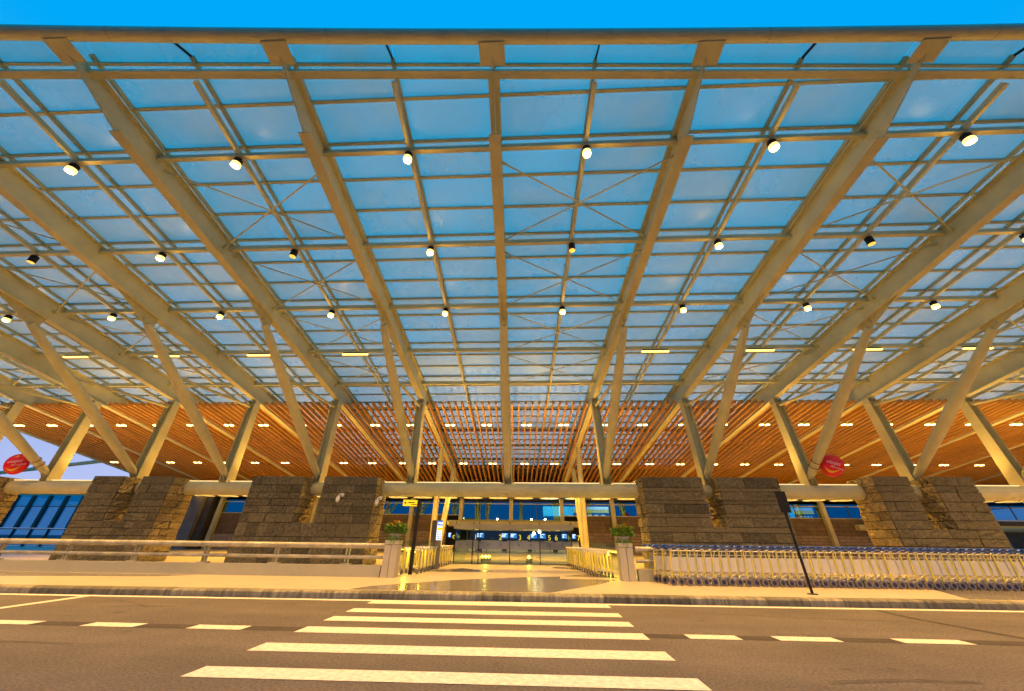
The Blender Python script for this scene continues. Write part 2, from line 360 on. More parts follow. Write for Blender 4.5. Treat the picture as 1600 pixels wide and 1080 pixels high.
for (a, b), (c, d) in zip([(0, 1.83)] + DR, DR): dash(None, b, c, 6.93 + .015*b, 'tarpatch', lp, 'tar_patch', .003)
el = MB()
for k in range(-20, 20): el.add([(k, 9.985 + .018*k, .006), (k + 1, 9.985 + .018*(k + 1), .006), (k + 1, 10.19 + .018*(k + 1), .006), (k, 10.19 + .018*k, .006)], [(0, 1, 2, 3)])
el.build('edge_line', 'paint', kind='structure')
MB().add([(-10.75, 9.9, .004), (-10.55, 9.9, .004), (-10.40, 8.1, .004), (-10.20, 5.0, .004), (-10.40, 5.0, .004), (-10.60, 8.1, .004)], [(0, 1, 2, 3, 4, 5)]).build('diagonal_line', 'paint', kind='structure')
tp = MB()
for a, b in (((7.82, 10.2), (7.72, 9.1)), ((7.72, 9.1), (7.95, 7.5)), ((7.95, 7.5), (8.3, 6.2))):
    tp.add([(a[0] - .05, a[1], .0035), (a[0] + .08, a[1], .0035), (b[0] + .09, b[1], .0035), (b[0] - .07, b[1], .0035)], [(0, 1, 2, 3)])
tp.build('asphalt_seam', 'tarpatch', kind='structure')
M['skid'] = mat('tyre_rubber_trace', (.098, .085, .08), .85, var=.5, vscale=5, bump=.5, bscale=55)
sk = MB()
for pts, w in (([(-9.9, 9.55), (-8.6, 9.05), (-7.9, 8.6)], .035), ([(-8.9, 8.55), (-8.2, 8.7), (-7.4, 8.75)], .03), ([(-5.6, 9.35), (-5.2, 9.37)], .05), ([(3.4, 9.3), (5.6, 8.9), (7.5, 8.8)], .03), ([(3.2, 5.15), (4.1, 5.3), (4.9, 5.28)], .05), ([(-9.2, 5.7), (-7.6, 5.9), (-6.2, 5.85)], .04)):
    for a, b in zip(pts, pts[1:]): sk.add([(a[0], a[1] - w, .0028), (b[0], b[1] - w, .0028), (b[0], b[1] + w, .0028), (a[0], a[1] + w, .0028)], [(0, 1, 2, 3)])
sk.build('tyre_marks', 'skid', kind='structure')

# ================================================================== CANOPY
can = thing('entrance_canopy', 'huge sloping glass and steel canopy on leaning struts over the drop-off road', 'canopy', (0, 19.83, .15))
FR = list(range(-7, 9)); YEND = 38.5
for i in FR:
    mb = MB(); yt = 5.41 + .21*i
    hw, tw = .165, .016
    # soffit flange, web with tapered nose, top flange
    def X(Y): return RX(i, Y)
    ys = [yt, 12, 19.8, 28, YEND]
    for a, b in zip(ys, ys[1:]):
        for (off, wid, th, zf) in ((0, hw, .035, soffit), (0, .15, .03, rtop)):
            za, zb = zf(a), zf(b); t0 = 0 if zf is soffit else -th
            mb.hexa([(X(a) - wid, a, za + t0), (X(a) + wid, a, za + t0), (X(b) + wid, b, zb + t0), (X(b) - wid, b, zb + t0),
                     (X(a) - wid, a, za + t0 + th), (X(a) + wid, a, za + t0 + th), (X(b) + wid, b, zb + t0 + th), (X(b) - wid, b, zb + t0 + th)])
        mb.hexa([(X(a) - tw, a, soffit(a) + .035), (X(a) + tw, a, soffit(a) + .035), (X(b) + tw, b, soffit(b) + .035), (X(b) - tw, b, soffit(b) + .035),
                 (X(a) - tw, a, rtop(a) - .03), (X(a) + tw, a, rtop(a) - .03), (X(b) + tw, b, rtop(b) - .03), (X(b) - tw, b, rtop(b) - .03)])
    ye = eaveY(X(4)) + .02; yp = 4.38 + .0365*X(4.3)
    mb.poly_prism([(X(yt) - tw, yt - .001, soffit(yt)), (X(ye) - tw, ye, 11.66), (X(ye) - tw, ye, 11.86), (X(yp) - tw, yp, rtop(yp) - .03), (X(yt) - tw, yt - .001, rtop(yt) - .03)], (2*tw, 0, 0))
    mb.hexa([(X(yp) - .15, yp, rtop(yp) - .03), (X(yp) + .15, yp, rtop(yp) - .03), (X(yt) + .15, yt - .001, rtop(yt) - .03), (X(yt) - .15, yt - .001, rtop(yt) - .03),
             (X(yp) - .15, yp, rtop(yp)), (X(yp) + .15, yp, rtop(yp)), (X(yt) + .15, yt - .001, rtop(yt)), (X(yt) - .15, yt - .001, rtop(yt))])
    mb.build('rafter', 'steel', can)
    xc = X(4); p = MB(); p.hexa([(xc - .31, eaveY(xc) - .06, 11.585), (xc + .31, eaveY(xc) - .06, 11.585), (xc + .31, eaveY(xc) + .40, 11.55), (xc - .31, eaveY(xc) + .40, 11.55),
            (xc - .31, eaveY(xc) - .06, 11.612), (xc + .31, eaveY(xc) - .06, 11.612), (xc + .31, eaveY(xc) + .40, 11.58), (xc - .31, eaveY(xc) + .40, 11.58)])
    p.build('eave_plate', 'steel', can)
# eave tube
xs = [k*1.3 for k in range(-29, 33)]
MB().tube([(x, eaveY(x) - .10, 11.76) for x in xs], .15, 14).build('eave_tube', 'steel', can)
# purlins per bay
PY = [6.08 + 3.3*k for k in range(0, 10)]
for b in FR[:-1]:
    mb = MB(); f = lambda x: 4.38 + .0365*x
    xa, xb = RX(b, 4.4) + .02, RX(b + 1, 4.4) - .02
    mb.bar((xa, f(xa), 11.66), (xb, f(xb), 11.66), .17, .16, (0, .14, 1)); mb.build('eave_beam', 'steel', can)
    for Y in PY:
        xa, xb = RX(b, Y) + .017, RX(b + 1, Y) - .017; z = rtop(Y) - .16
        mb = MB(); mb.bar((xa, Y, z), (xb, Y, z), .12, .20, (0, .14, 1)); mb.build('purlin', 'steel', can)
    # mid-bay secondary beam
    ya = f(RX(b + .5, 4.4)) + .1; mb = MB()
    for Ya, Yb in zip([ya] + PY, PY + [YEND]):
        mb.bar((RX(b + .5, Ya), Ya + .06, rtop(Ya) - .12), (RX(b + .5, Yb), Yb - .06, rtop(Yb) - .12), .10, .15)
    mb.build('secondary_beam', 'steel', can)
# glass grid
cols = [b + h for b in FR[:-1] for h in (0, .5)] + [FR[-1]]
rows = [6.08 + 1.1*k for k in range(-4, 30)]
for c in cols:
    ya = eaveY(RX(c, 4)) + .45
    MB().bar((RX(c, ya), ya, glassz(ya) - .075), (RX(c, YEND), YEND, glassz(YEND) - .075), .085, .11).build('mullion', 'steel2', can)
    ye = eaveY(RX(c, 3.7))
    if c not in FR: MB().bar((RX(c, ye), ye, 11.80), (RX(c, ya), ya, glassz(ya) - .10), .035, .06).build('eave_arm', 'black', can)
for Y in rows:
    x0, x1 = RX(FR[0], Y), RX(FR[-1], Y)
    if Y < 4.9: continue
    MB().bar((x0, Y, glassz(Y) - .055), (x1, Y, glassz(Y) - .055), .075, .09, (0, .14, 1)).build('transom', 'steel2', can)
for b in FR[:-1]:
    f = lambda x: 4.38 + .0365*x
    xa, xb = RX(b, 4.4), RX(b + 1, 4.4)
    MB().bar((xa, f(xa) - .04, glassz(f(xa)) - .055), (xb, f(xb) - .04, glassz(f(xb)) - .055), .06, .08).build('eave_transom', 'steel2', can)
panes = []
rows = [3.0] + [r for r in rows if r > 4.9]
for c0, c1 in zip(cols, cols[1:]):
    for r0, r1 in zip(rows, rows[1:]):
        q = []
        for c, Y in ((c0, r0), (c1, r0), (c1, r1), (c0, r1)):
            e = eaveY(RX(c, Y)) + .06; q.append((RX(c, Y), max(Y, e) if Y == r0 else Y))
        if q[0][1] > r1 - .05 and q[1][1] > r1 - .05: continue
        q = [(x, max(y, eaveY(x) + .06) if (k < 2 and r0 < 4) else y) for k, (x, y) in enumerate(q)]
        q = [(x, min(y, r1 - .02) if k < 2 else y) for k, (x, y) in enumerate(q)]
        cx = sum(p[0] for p in q)/4; cyy = sum(p[1] for p in q)/4
        pr = pxy((cx, cyy, glassz(cyy))); s = 0
        if pr and -120 < pr[0] < 1720 and -80 < pr[1] < 1100 and cyy < 21.8: s = 1/pr[2]
        panes.append((s, q))
panes.sort(key=lambda t: -t[0])
rest = MB()
for k, (s, q) in enumerate(panes):
    mb = MB() if k < 300 else rest; g_ = .012
    cx = sum(p[0] for p in q)/4; cyy = sum(p[1] for p in q)/4; dzj = rnd.uniform(-.006, .006)
    vb = [(x + (g_ if x < cx else -g_), y + (g_ if y < cyy else -g_)) for x, y in q]
    mb.hexa([(x, y, glassz(y) + dzj) for x, y in vb] + [(x, y, glassz(y) + .016 + dzj) for x, y in vb])
    if k < 300: mb.build('glass_pane', 'roofglass', can)
rest.build('glass_panes_beyond', 'roofglass', can, kind='stuff')
# stand-off brackets over the purlins
sb = MB(); sb.bar((-.09, 0, 0), (-.02, 0, .2), .03, .03, (0, 1, 0)); sb.bar((.09, 0, 0), (.02, 0, .2), .03, .03, (0, 1, 0)); sb.box(-.11, .11, -.05, .05, -.012, .012)
sbm = sb.mesh('bracket', 'steel2')
for c in cols:
    for Y in PY[:5]:
        if inframe((RX(c, Y), Y, rtop(Y)), 10): link('bracket', sbm, can).matrix_world = Matrix.Translation((RX(c, Y), Y, rtop(Y) - .05)); 
# cross bracing rods in every second bay
for b in (-6, -4, -2, 0, 2, 4, 6):
    for Ya, Yb in zip(PY[:4], PY[1:5]):
        z0, z1 = rtop(Ya) - .30, rtop(Yb) - .30
        l0, r0, l1, r1 = RX(b, Ya) + .03, RX(b + 1, Ya) - .03, RX(b, Yb) + .03, RX(b + 1, Yb) - .03
        for (p, q) in (((l0, Ya + .3, z0), (r1, Yb - .25, z1)), ((r0, Ya + .3, z0 - .07), (l1, Yb - .25, z1 - .07))):
            p, q = Vector(p), Vector(q); d = (q - p).normalized()
            mb = MB(); mb.tube([p, p + d*.28], .05, 6); mb.tube([p + d*.28, q - d*.28], .026, 7); mb.tube([q - d*.28, q], .05, 6)
            mb.build('brace_rod', 'steel', can)
cl = MB(); cl.box(-.008, .008, -.12, .12, -.13, .10)
for yy in (-.07, .07):
    for zz in (-.08, .04): cl.tube([(-.03, yy, zz), (.03, yy, zz)], .016, 6)
clm = cl.mesh('cleat', 'steel2')
for i in FR:
    for Y in PY[:5]:
        p = (RX(i, Y), Y, rtop(Y) - .28)
        if inframe(p, 10):
            for sx in (-.034, .034): link('cleat', clm, can).matrix_world = Matrix.Translation((p[0] + sx, p[1], p[2]))
for i in FR[:-1]:
    for q in (.5,):
        x_ = -1.08 + S*(i + q); MB().tube([(x_ - .012, 19.83, 3.6), (x_ + .012, 19.83, 3.6)], .364, 28).build('tube_joint', 'steel2', can)
    xe = RX(i, 3.7) + 1.3; MB().tube([(xe - .012, eaveY(xe - .012) - .10, 11.76), (xe + .012, eaveY(xe + .012) - .10, 11.76)], .1535, 14).build('tube_joint', 'steel2', can)
# struts, columns, gussets, ties
ZB, YB, RT = 3.60, 19.83, .36
for i in FR:
    bx = -1.08 + S*i; b0 = Vector((bx, YB - .10, 4.16)); ys = 12.48 + .175*i; t0 = Vector((RX(i, ys) + .0, ys, 9.52))
    d = (t0 - b0); L = d.length; d.normalize()
    mb = MB(); mb.tube([b0 + d*.12, b0 + d*.5, b0 + d*(L*.35), b0 + d*(L*.6), b0 + d*(L - .9), t0 - d*.25], [.13, .17, .225, .225, .17, .13], 16)
    mb.build('strut', 'steel', can)
    mb = MB(); sd = Vector((0, d.y, d.z)); up = Vector((0, -sd.z, sd.y))
    for o_ in (-.05, .05):                                    # fork plates at the foot
        mb.poly_prism([(bx + o_ - .012, YB - .28, 3.93), (bx + o_ - .012, YB + .06, 3.93), tuple(b0 + d*.55 + Vector((o_ - .012, .05, .06))), tuple(b0 + d*.55 + Vector((o_ - .012, -.10, -.06)))], (.024, 0, 0))
    mb.tube([(bx - .10, YB - .2, 4.28), (bx + .10, YB - .2, 4.28)], .045, 8)
    mb.build('foot_plate', 'steel2', can)
    tx = RX(i, ys); mb = MB()                                   # tapered gusset between strut head and soffit
    mb.poly_prism([(tx - .014, ys - 1.45, soffit(ys - 1.45) + .003), (tx - .014, ys + .55, soffit(ys + .55) + .003), tuple(t0 - d*.42 + Vector((-.014, .16, .02))), tuple(t0 - d*.42 + Vector((-.014, -.16, -.02)))], (.028, 0, 0))
    mb.tube([t0 + Vector((-.07, 0, -.0)), t0 + Vector((.07, 0, 0))], .07, 8)
    mb.build('gusset', 'steel2', can)
    # H column: two flanges in the yz plane and a web
    cx0, cx1 = bx + .02, RX(i, YB); zt = soffit(YB) - .01; zb = 3.88; mb = MB()
    def ring(cx, hy, z, x0, x1): return [(cx + x0, YB - hy, z), (cx + x1, YB - hy, z), (cx + x1, YB + hy, z), (cx + x0, YB + hy, z)]
    for x0, x1, hb, ht in ((-.215, -.185, .31, .22), (.185, .215, .31, .22), (-.185, .185, .015, .015)):
        mb.hexa(ring(cx0, hb, zb, x0, x1) + ring(cx1, ht, zt, x0, x1))
    mb.box(cx1 - .24, cx1 + .24, YB - .26, YB + .26, zt - .30, zt - .27)
    mb.build('column', 'steel', can)
    # tie between column head and strut
    zt2 = 8.18; k = (zt2 - .28 - b0.z)/d.z; sp_ = b0 + d*k
    MB().tube([(cx1, YB - .2, zt2), (cx1*.3 + sp_.x*.7, YB*.3 + sp_.y*.7, zt2*.3 + sp_.z*.7), sp_ + Vector((0, .2, .0))], [.075, .075, .06], 10).build('tie', 'steel', can)
# carrying tube on the stone piers, with the LED strip along its crown
MB().tube([(-42, YB, ZB), (44, YB, ZB)], RT, 28).build('carrying_tube', 'steel', can)
for i in FR[:-1]:
    xa, xb = -1.08 + S*i + .36, -1.08 + S*(i + 1) - .36
    MB().box(xa, xb, YB - .17, YB - .10, 3.925, 3.96).build('led_strip', 'strip', can)
    for q in (.27, .73): lamp('led_wash', 'SPOT', (xa + (xb - xa)*q, YB - .05, 4.02), P_UP, (1, .56, .13), rot=(math.pi + math.radians(-30), 0, 0), spot_size=math.radians(150), spot_blend=1, shadow_soft_size=.12)
# second row of inner tube columns
for i in (-1, 1):
    xb = -6.6 if i < 0 else 3.85; xt = xb
    MB().tube([(xb, 27.1, .15), (xb, 27.1, soffit(27.1) + .05)], [.21, .18], 14).build('inner_column', 'steel', can)
    MB().tube([(xb + .1, 28.4, .15), (xb + .1, 32.0, soffit(32.0) + .05)], [.21, .2], 14).build('inner_strut', 'steel', can)

# ================================================================== TIMBER SLAT CEILING
ce = thing('slat_ceiling', 'orange timber slat ceiling hung behind the leaning columns of the canopy', 'ceiling', (0, 29, 7))
SEC = [(20.35, 26.35, .0), (25.95, 31.75, -.045), (31.35, 38.4, -.02)]
sl = []
for j, (ya, yb, o_) in enumerate(SEC):
    for i in range(-7, 11):
        for k in range(12):
            x_ = RX(i, 24) + .30 + k*.4185
            if k in (11,): x_ -= .02
            p0 = pxy((x_, ya, soffit(ya))); p1 = pxy((x_, yb, soffit(yb)))
            vis = 0
            for p in (p0, p1):
                if p and -40 < p[0] < 1640: vis = max(vis, 1/p[2])
            sl.append((vis - (.02 if j == 2 else 0), x_ + (.2 if j == 1 else 0)*.3, ya, yb, o_))
sl.sort(key=lambda t: -t[0])
def slat(mb, x_, ya, yb, o_):
    dx = lambda Y: .028*(24 - Y)
    za, zb = soffit(ya) + .04 + o_, soffit(yb) + .04 + o_; w, h = .05, .21
    mb.hexa([(x_ - w + dx(ya), ya, za), (x_ + w + dx(ya), ya, za), (x_ + w + dx(yb), yb, zb), (x_ - w + dx(yb), yb, zb), (x_ - w + dx(ya), ya, za + h), (x_ + w + dx(ya), ya, za + h), (x_ + w + dx(yb), yb, zb + h), (x_ - w + dx(yb), yb, zb + h)])
rest = MB()
for k, (v, x_, ya, yb, o_) in enumerate(sl):
    if k < 300: mb = MB(); slat(mb, x_, ya, yb, o_); mb.build('slat', 'wood', ce)
    else: slat(rest, x_, ya, yb, o_)
rest.build('slats_beyond', 'wood', ce, kind='stuff')
for Y in (21.6, 24.6, 27.4, 30.4, 33, 36):                     # carrier rails above the slats
    MB().box(RX(-7, Y), RX(11, Y), Y - .03, Y + .03, soffit(Y) + .26, soffit(Y) + .34).build('carrier_rail', 'dgrey', ce)
MB().tube([(RX(-7, 26), 25.3, soffit(25.3) + .5), (RX(8, 26), 25.3, soffit(25.3) + .5)], .05, 8).build('sprinkler_pipe', 'strap', ce)

MB().hexa([(RX(-7, 30), 33.5, 7.15), (62, 33.5, 7.15), (62, 60, 6.6), (RX(-7, 30), 60, 6.6), (RX(-7, 30), 33.5, 7.35), (62, 33.5, 7.35), (62, 60, 6.8), (RX(-7, 30), 60, 6.8)]).build('roof_deck', 'dgrey', ce)
MB().box(RX(-7, 30), 62, 39.7, 39.9, 5.32, 6.6).build('bulkhead', 'brown', ce)
MB().tube([(-60, 31, 4.6), (-44.5, 31, 6.39), (-37.6, 31, 7.2)], .16, 10).build('edge_beam', 'steel2', ce)
# ================================================================== LAMPS
# cylinder downlights below the purlins
def make_downlight(lit):
    t = thing('downlight', 'x', 'downlight', local=True)
    mb = MB(); mb.tube([(0, 0, 0), (0, 0, -.05)], .03, 8); zl = -.21 if lit else -.30; mb.tube([(0, 0, -.05), (0, 0, zl)], .115, 16); mb.tube([(0, 0, zl), (0, 0, -.335)], [.115, .112], 16, False) if not lit else None
    mb.build('housing', 'black', t)
    MB().tube([(0, 0, zl - .001), (0, 0, -.29), (0, 0, -.334)], [.118, .125, .112] if lit else .108, 18).build('glow_band', 'glare_ring' if lit else 'lamp_dim', t)  # on lit lamps an added glowing collar that imitates their glare
    MB().ellipsoid((0, 0, -.334), (.074, .074, .03), 16, 8).build('lens', 'lamp' if lit else 'lamp_dim', t)
    return t
protos = {}
ROWS = [(6.08, 'front', lambda b: True), (9.38, 'second', lambda b: b % 2 == 1), (12.68, 'third', lambda b: True)]
for Y, rn, fn in ROWS:
    vis = []
    for b in FR[:-1]:
        p = (RX(b + .5, Y), Y + .02, rtop(Y) - .27)
        if fn(b) or rn == 'second':
            if fn(b): lamp('lens_spill', 'POINT', (p[0], p[1] - .05, p[2] - .42), 24, (1, .55, .10), shadow_soft_size=.05)
            if fn(b): lamp('downlight_beam', 'SPOT', (p[0], p[1], p[2] - .36), P_SPOT, rot=(0, 0, 0), spot_size=math.radians(118), spot_blend=.9, shadow_soft_size=.09)
        if inframe(p, 30): vis.append((b, p))
    n_ = len(vis)
    for k, (b, p) in enumerate(vis):
        lit = fn(b); w = 'glowing' if lit else 'dim amber'
        same = [v for v in vis if fn(v[0]) == lit]; o_ = same.index((b, p)) + 1
        lab = f"{w} cylinder downlight in the {rn} purlin row, {ordinal(o_)} {w} one from left"
        if lit not in protos: t = protos[lit] = make_downlight(lit); t.location = p
        else: t = copy_tree(protos[lit], p)
        t['label'] = lab; t['group'] = 'cylinder downlights hanging under the glass canopy'
# linear lamps
Y = 15.98; proto = None; vis = [b for b in FR[:-1] if b not in (-1, 0) and inframe((RX(b + .5, Y), Y, rtop(Y)), 20)]
for k, b in enumerate(vis):
    p = (RX(b + .5, Y) - .15, Y - .05, rtop(Y) - .34)
    lab = f"glowing linear strip lamp under the fourth purlin, {ordinal(k + 1)} from the left"
    if not proto:
        proto = t = thing('strip_lamp', lab, 'strip lamp', p, group='linear strip lamps under the canopy', local=True)
        MB().box(-.66, .66, -.04, .04, 0, .06).build('housing', 'black', t); MB().box(-.68, .68, -.05, .05, -.07, -.001).build('glow_band', 'tubelamp', t)
    else: copy_tree(proto, p, label=lab)
# twin downlights set in the slat ceiling
proto = None
for Y, rn in ((23.15, 'near'), (30.55, 'far')):
    vis = []
    for i in FR[:-1]:
        for h in (.24, .72):
            p = (RX(i + h, Y), Y, soffit(Y) + .02)
            if inframe(p, 5): vis.append(p)
            if -5 <= i <= 6 and h < .5: lamp('ceiling_beam', 'SPOT', (RX(i + .5, Y), Y, p[2] - .1), P_CEIL*(2.0 if rn == 'near' else 1.6), spot_size=math.radians(125), spot_blend=.8, shadow_soft_size=.1)
    for k, p in enumerate(vis):
        lab = f"twin round downlight glowing in the {rn} row of the timber ceiling, {ordinal(k + 1)} from the left"
        if not proto:
            proto = t = thing('ceiling_downlight', lab, 'downlight', p, group='twin downlights set in the timber ceiling', local=True)
            for s_ in (-.19, .19):
                MB().tube([(s_, 0, .10), (s_, 0, -.03)], .15, 14).build('housing', 'steel2', t)
                MB().tube([(s_, 0, -.032), (s_, 0, -.06)], .13, 14).build('lens', 'ceil_lamp', t)
        else: copy_tree(proto, p, label=lab)

# ================================================================== STONE PIERS
def stone_block(x0, x1, z0, z1, y, depth, jit, m, parent, side=None, seg=(4, 3)):
    """front face blocks: normal -Y (side None) or side faces: normal +-X where x is the face plane."""
    nx, nz = seg; g_ = .013; mb = MB(); vs = []; fs = []
    off = rnd.uniform(-jit*.4, jit)
    for b in range(nz + 1):
        for a in range(nx + 1):
            u = x0 + g_ + (x1 - x0 - 2*g_)*a/nx; w = z0 + g_ + (z1 - z0 - 2*g_)*b/nz
            edge = a in (0, nx) or b in (0, nz)
            o_ = off + (rnd.uniform(-jit, jit) if not edge else rnd.uniform(-jit*.5, jit*.1))
            vs.append((u, y - o_, w))
    W_ = nx + 1
    for b in range(nz):
        for a in range(nx): fs.append((b*W_ + a, b*W_ + a + 1, (b + 1)*W_ + a + 1, (b + 1)*W_ + a))
    # rim back to the core
    rim = [a for a in range(W_)] + [b*W_ + nx for b in range(1, nz + 1)] + [nz*W_ + a for a in range(nx - 1, -1, -1)] + [b*W_ for b in range(nz - 1, 0, -1)]
    base = len(vs)
    for r_ in rim: vs.append((vs[r_][0], y + depth, vs[r_][2]))
    for k in range(len(rim)): k2 = (k + 1) % len(rim); fs.append((rim[k2], rim[k], base + k, base + k2))
    if side: # swap axes so that the face looks along +-X : (u along Y)
        sx, plane = side; vs = [(plane - sx*(v[1] - y), v[0], v[2]) for v in vs]
    mb.add(vs, fs); mb.build('stone', m, parent)
def courses(z0, z1, style):
    z = z0; out = []
    if style == 'banded':
        k = 0
        while z < z1 - .05:
            h = (.40, .17)[k % 2] if z > 1.0 else .38
            if z > 1.0: k += 1
            h = min(h, z1 - z)
            if z1 - (z + h) < .1: h = z1 - z
            out.append((z, z + h, h < .25)); z += h
    else:
        while z < z1 - .05:
            h = rnd.choice((.29, .33, .37, .42)); 
            if z1 - (z + h) < .25: h = z1 - z
            out.append((z, z + h, False)); z += h
    return out
def split(x0, x1, lo, hi):
    xs = [x0]
    while x1 - xs[-1] > hi*1.25: xs.append(xs[-1] + rnd.uniform(lo, hi))
    xs.append(x1); return list(zip(xs, xs[1:]))
def pier(label, x0, x1, s0, s1, top, style, front_m, jit):
    t = thing('stone_pier', label, 'stone pier', ((x0 + x1)/2, 19.5, .15), group='stone piers carrying the tube'); yf, yb, zs = 18.7, 20.3, 1.92
    c = .05; mb = MB()
    mb.box(x0 + c, x1 - c, yf + c, yb, -.02, zs - c); mb.box(x0 + c, s0 - c, yf + c, yb, zs - c + .002, top - c); mb.box(s1 + c, x1 - c, yf + c, yb, zs - c + .002, top - c)
    mb.build('core', 'mortar', t)
    cs = courses(.15, zs, style) + courses(zs, top, style)
    lo, hi = (.45, .92) if style != 'banded' else (.8, 1.6)
    for (za, zb, thin) in cs:
        spans = [(x0, x1)] if zb <= zs + .01 else [(x0, s0), (s1, x1)]
        for a, b in spans:
            for (u, v) in split(a, b, lo*(1.6 if thin else 1), hi*(1.6 if thin else 1)):
                m_ = 'stone_lt' if thin or rnd.random() < (.14 if style != 'rough' else .3) else front_m
                stone_block(u, v, za, zb, yf, c, jit*(.5 if thin else 1), m_, t)
        # split side faces, seen obliquely, golden light included in their colour
        for face, sx in (((x0, -1), (x1, 1)) if zb <= zs + .01 else ((x0, -1), (s0, 1), (s1, -1), (x1, 1))):
            vis = (sx > 0 and face < 0) or (sx < 0 and face > 0)
            if not vis: continue
            for (u, v) in split(yf + .052, yb, .5, .9): stone_block(u, v, za, zb, 0, c, .06, 'stone_gold_lit', t, side=(sx, face))
    for a, b in ((x0, s0), (s1, x1)): MB().box(a + .02, b - .02, yf + .03, yb, top - c + .003, top + .004).build('coping', 'stone_gold_lit', t)
    MB().box(s0 + .01, s1 - .01, yf + .03, yb, zs - c + .003, zs + .004).build('slot_sill', 'stone_gold_lit', t)
pier('left U-shaped ashlar pier between the blue glazing and the grey block', -23.08, -18.66, -21.42, -20.40, 4.03, 'ashlar', 'stone', .03)
pier('wide dark U-shaped stone pier with the white dome cameras, left of the entrance', -14.35, -7.73, -11.60, -10.52, 4.06, 'ashlar', 'stone', .026)
pier('dark banded U-shaped stone pier behind the trolleys, right of the entrance', 5.67, 12.28, 8.63, 9.37, 4.12, 'banded', 'stone', .03)
pier('rough brown U-shaped stone pier farthest right behind the trolleys', 16.83, 21.40, 18.49, 19.52, 4.20, 'rough', 'stone_lt', .045)
pier('stone pier cut off by the left edge of the picture beside the red oval balloon', -33.4, -29.0, -31.9, -30.9, 4.03, 'ashlar', 'stone', .03)

# ================================================================== LOW WALL WITH PIPE RAILS
wy = lambda x: 13.75 + .012*(x + 5)
def lowwall(xa, xb, label):
    t = thing('low_wall', label, 'wall', ((xa + xb)/2, wy(xa), .15))
    f = lambda x, o_: wy(x) + o_
    mb = MB(); mb.hexa([(xa, f(xa, 0), .1), (xb, f(xb, 0), .1), (xb, f(xb, .22), .1), (xa, f(xa, .22), .1), (xa, f(xa, 0), .49), (xb, f(xb, 0), .49), (xb, f(xb, .22), .49), (xa, f(xa, .22), .49)])
    mb.build('wall_body', 'white', t)
    MB().tube([(xa, f(xa, .10), 1.06), (xb, f(xb, .10), 1.06)], .088, 14).build('top_rail', 'rail', t)
    MB().tube([(xa, f(xa, .10), .72), (xb, f(xb, .10), .72)], .055, 12).build('lower_rail', 'rail', t)
    x_ = xb - 1.25
    while x_ > xa + .3:
        p = MB(); y = f(x_, .10)
        for s_ in (-.055, .055): p.box(x_ + s_ - .012, x_ + s_ + .012, y - .05, y + .05, .50, 1.0)
        p.box(x_ - .18, x_ + .18, y - .09, y + .1, .491, .525); p.build('rail_post', 'rail', t); x_ -= 2.52
lowwall(-26, -5.02, 'long low white wall with two steel pipe rails left of the entrance')
lowwall(3.62, 4.35, 'short white wall with pipe rails behind the first trolleys on the right')

# ================================================================== PLANTER PILLARS + FLOWERS
def planter(x, y, label, flab):
    t = thing('planter_pillar', label, 'planter', (x, y, .15), group='planter pillars flanking the entrance')
    MB().box(x - .20, x + .20, y - .185, y + .2, .15, 1.10).build('core', 'mortar', t)
    for a, b in ((-.225, -.008), (.008, .225)): MB().box(x + a, x + b, y - .225, y - .19, .15, 1.10).build('front_panel', 'cream', t)
    for s_ in (-1, 1): MB().box(x + s_*.205 - (.02 if s_ < 0 else 0), x + s_*.205 + (.02 if s_ > 0 else 0), y - .188, y + .225, .15, 1.10).build('side_panel', 'cream', t)
    MB().box(x - .235, x + .235, y - .235, y + .235, 1.115, 1.24).build('cap', 'cream', t)
    p = thing('flower_pot', flab, 'flower pot', (x, y, 1.24), group='flower pots on the planter pillars')
    MB().tube([(x, y, 1.241), (x, y, 1.30), (x, y, 1.44)], [.14, .17, .215], 18).build('pot', 'pot', p)
    def leaves(n_, c, r, size, m, name, zmin=None, hang=False):
        mb = MB()
        for _ in range(n_):
            th = rnd.uniform(0, 2*math.pi); rr = math.sqrt(rnd.random()); ph = rnd.uniform(-.3, 1)
            q = Vector((c[0] + r[0]*rr*math.cos(th), c[1] + r[1]*rr*math.sin(th), c[2] + r[2]*ph*(1 - .45*rr*rr)))
            d = Vector((math.cos(th), math.sin(th), rnd.uniform(-.6, .8))).normalized()
            if hang: d = Vector((rnd.uniform(-.4, .4), rnd.uniform(-.4, .4), -1)).normalized()
            w = d.cross(Vector((rnd.uniform(-1, 1), rnd.uniform(-1, 1), 1))).normalized()*size*.28; L_ = size*rnd.uniform(.7, 1.2); nrm = d.cross(w).normalized()*size*.12
            mb.add([q, q + d*L_*.5 + w + nrm, q + d*L_, q + d*L_*.5 - w + nrm], [(0, 1, 2), (0, 2, 3)])
        mb.build(name, m, p)
    leaves(460, (x, y, 1.53), (.33, .31, .30), .12, 'leaf', 'foliage')
    for k in range(4):
        a = -math.pi/2 + (k - 1.5)*.75; leaves(70, (x + .2*math.cos(a), y + .2*math.sin(a), 1.22), (.10, .07, .22), .07, 'leaf2', 'trailing_vine', hang=True)
    for k in range(22):
        th = rnd.uniform(0, 6.28); rr = math.sqrt(rnd.random())*.27; q = (x + rr*math.cos(th), y + rr*math.sin(th), 1.80 + .08*rnd.random() - rr*.45)
        mb = MB()
        for j in range(6):
            a = j*1.047 + th; mb.add([q, (q[0] + .055*math.cos(a - .4), q[1] + .055*math.sin(a - .4), q[2] + .02), (q[0] + .08*math.cos(a), q[1] + .08*math.sin(a), q[2] + .012), (q[0] + .055*math.cos(a + .4), q[1] + .055*math.sin(a + .4), q[2] + .02)], [(0, 1, 2, 3)])
        mb.build('blossom', 'bloom', p)
planter(-4.74, 13.93, 'left cream planter pillar at the end of the railed white wall', 'orange flowers with trailing leaves on the left planter pillar')
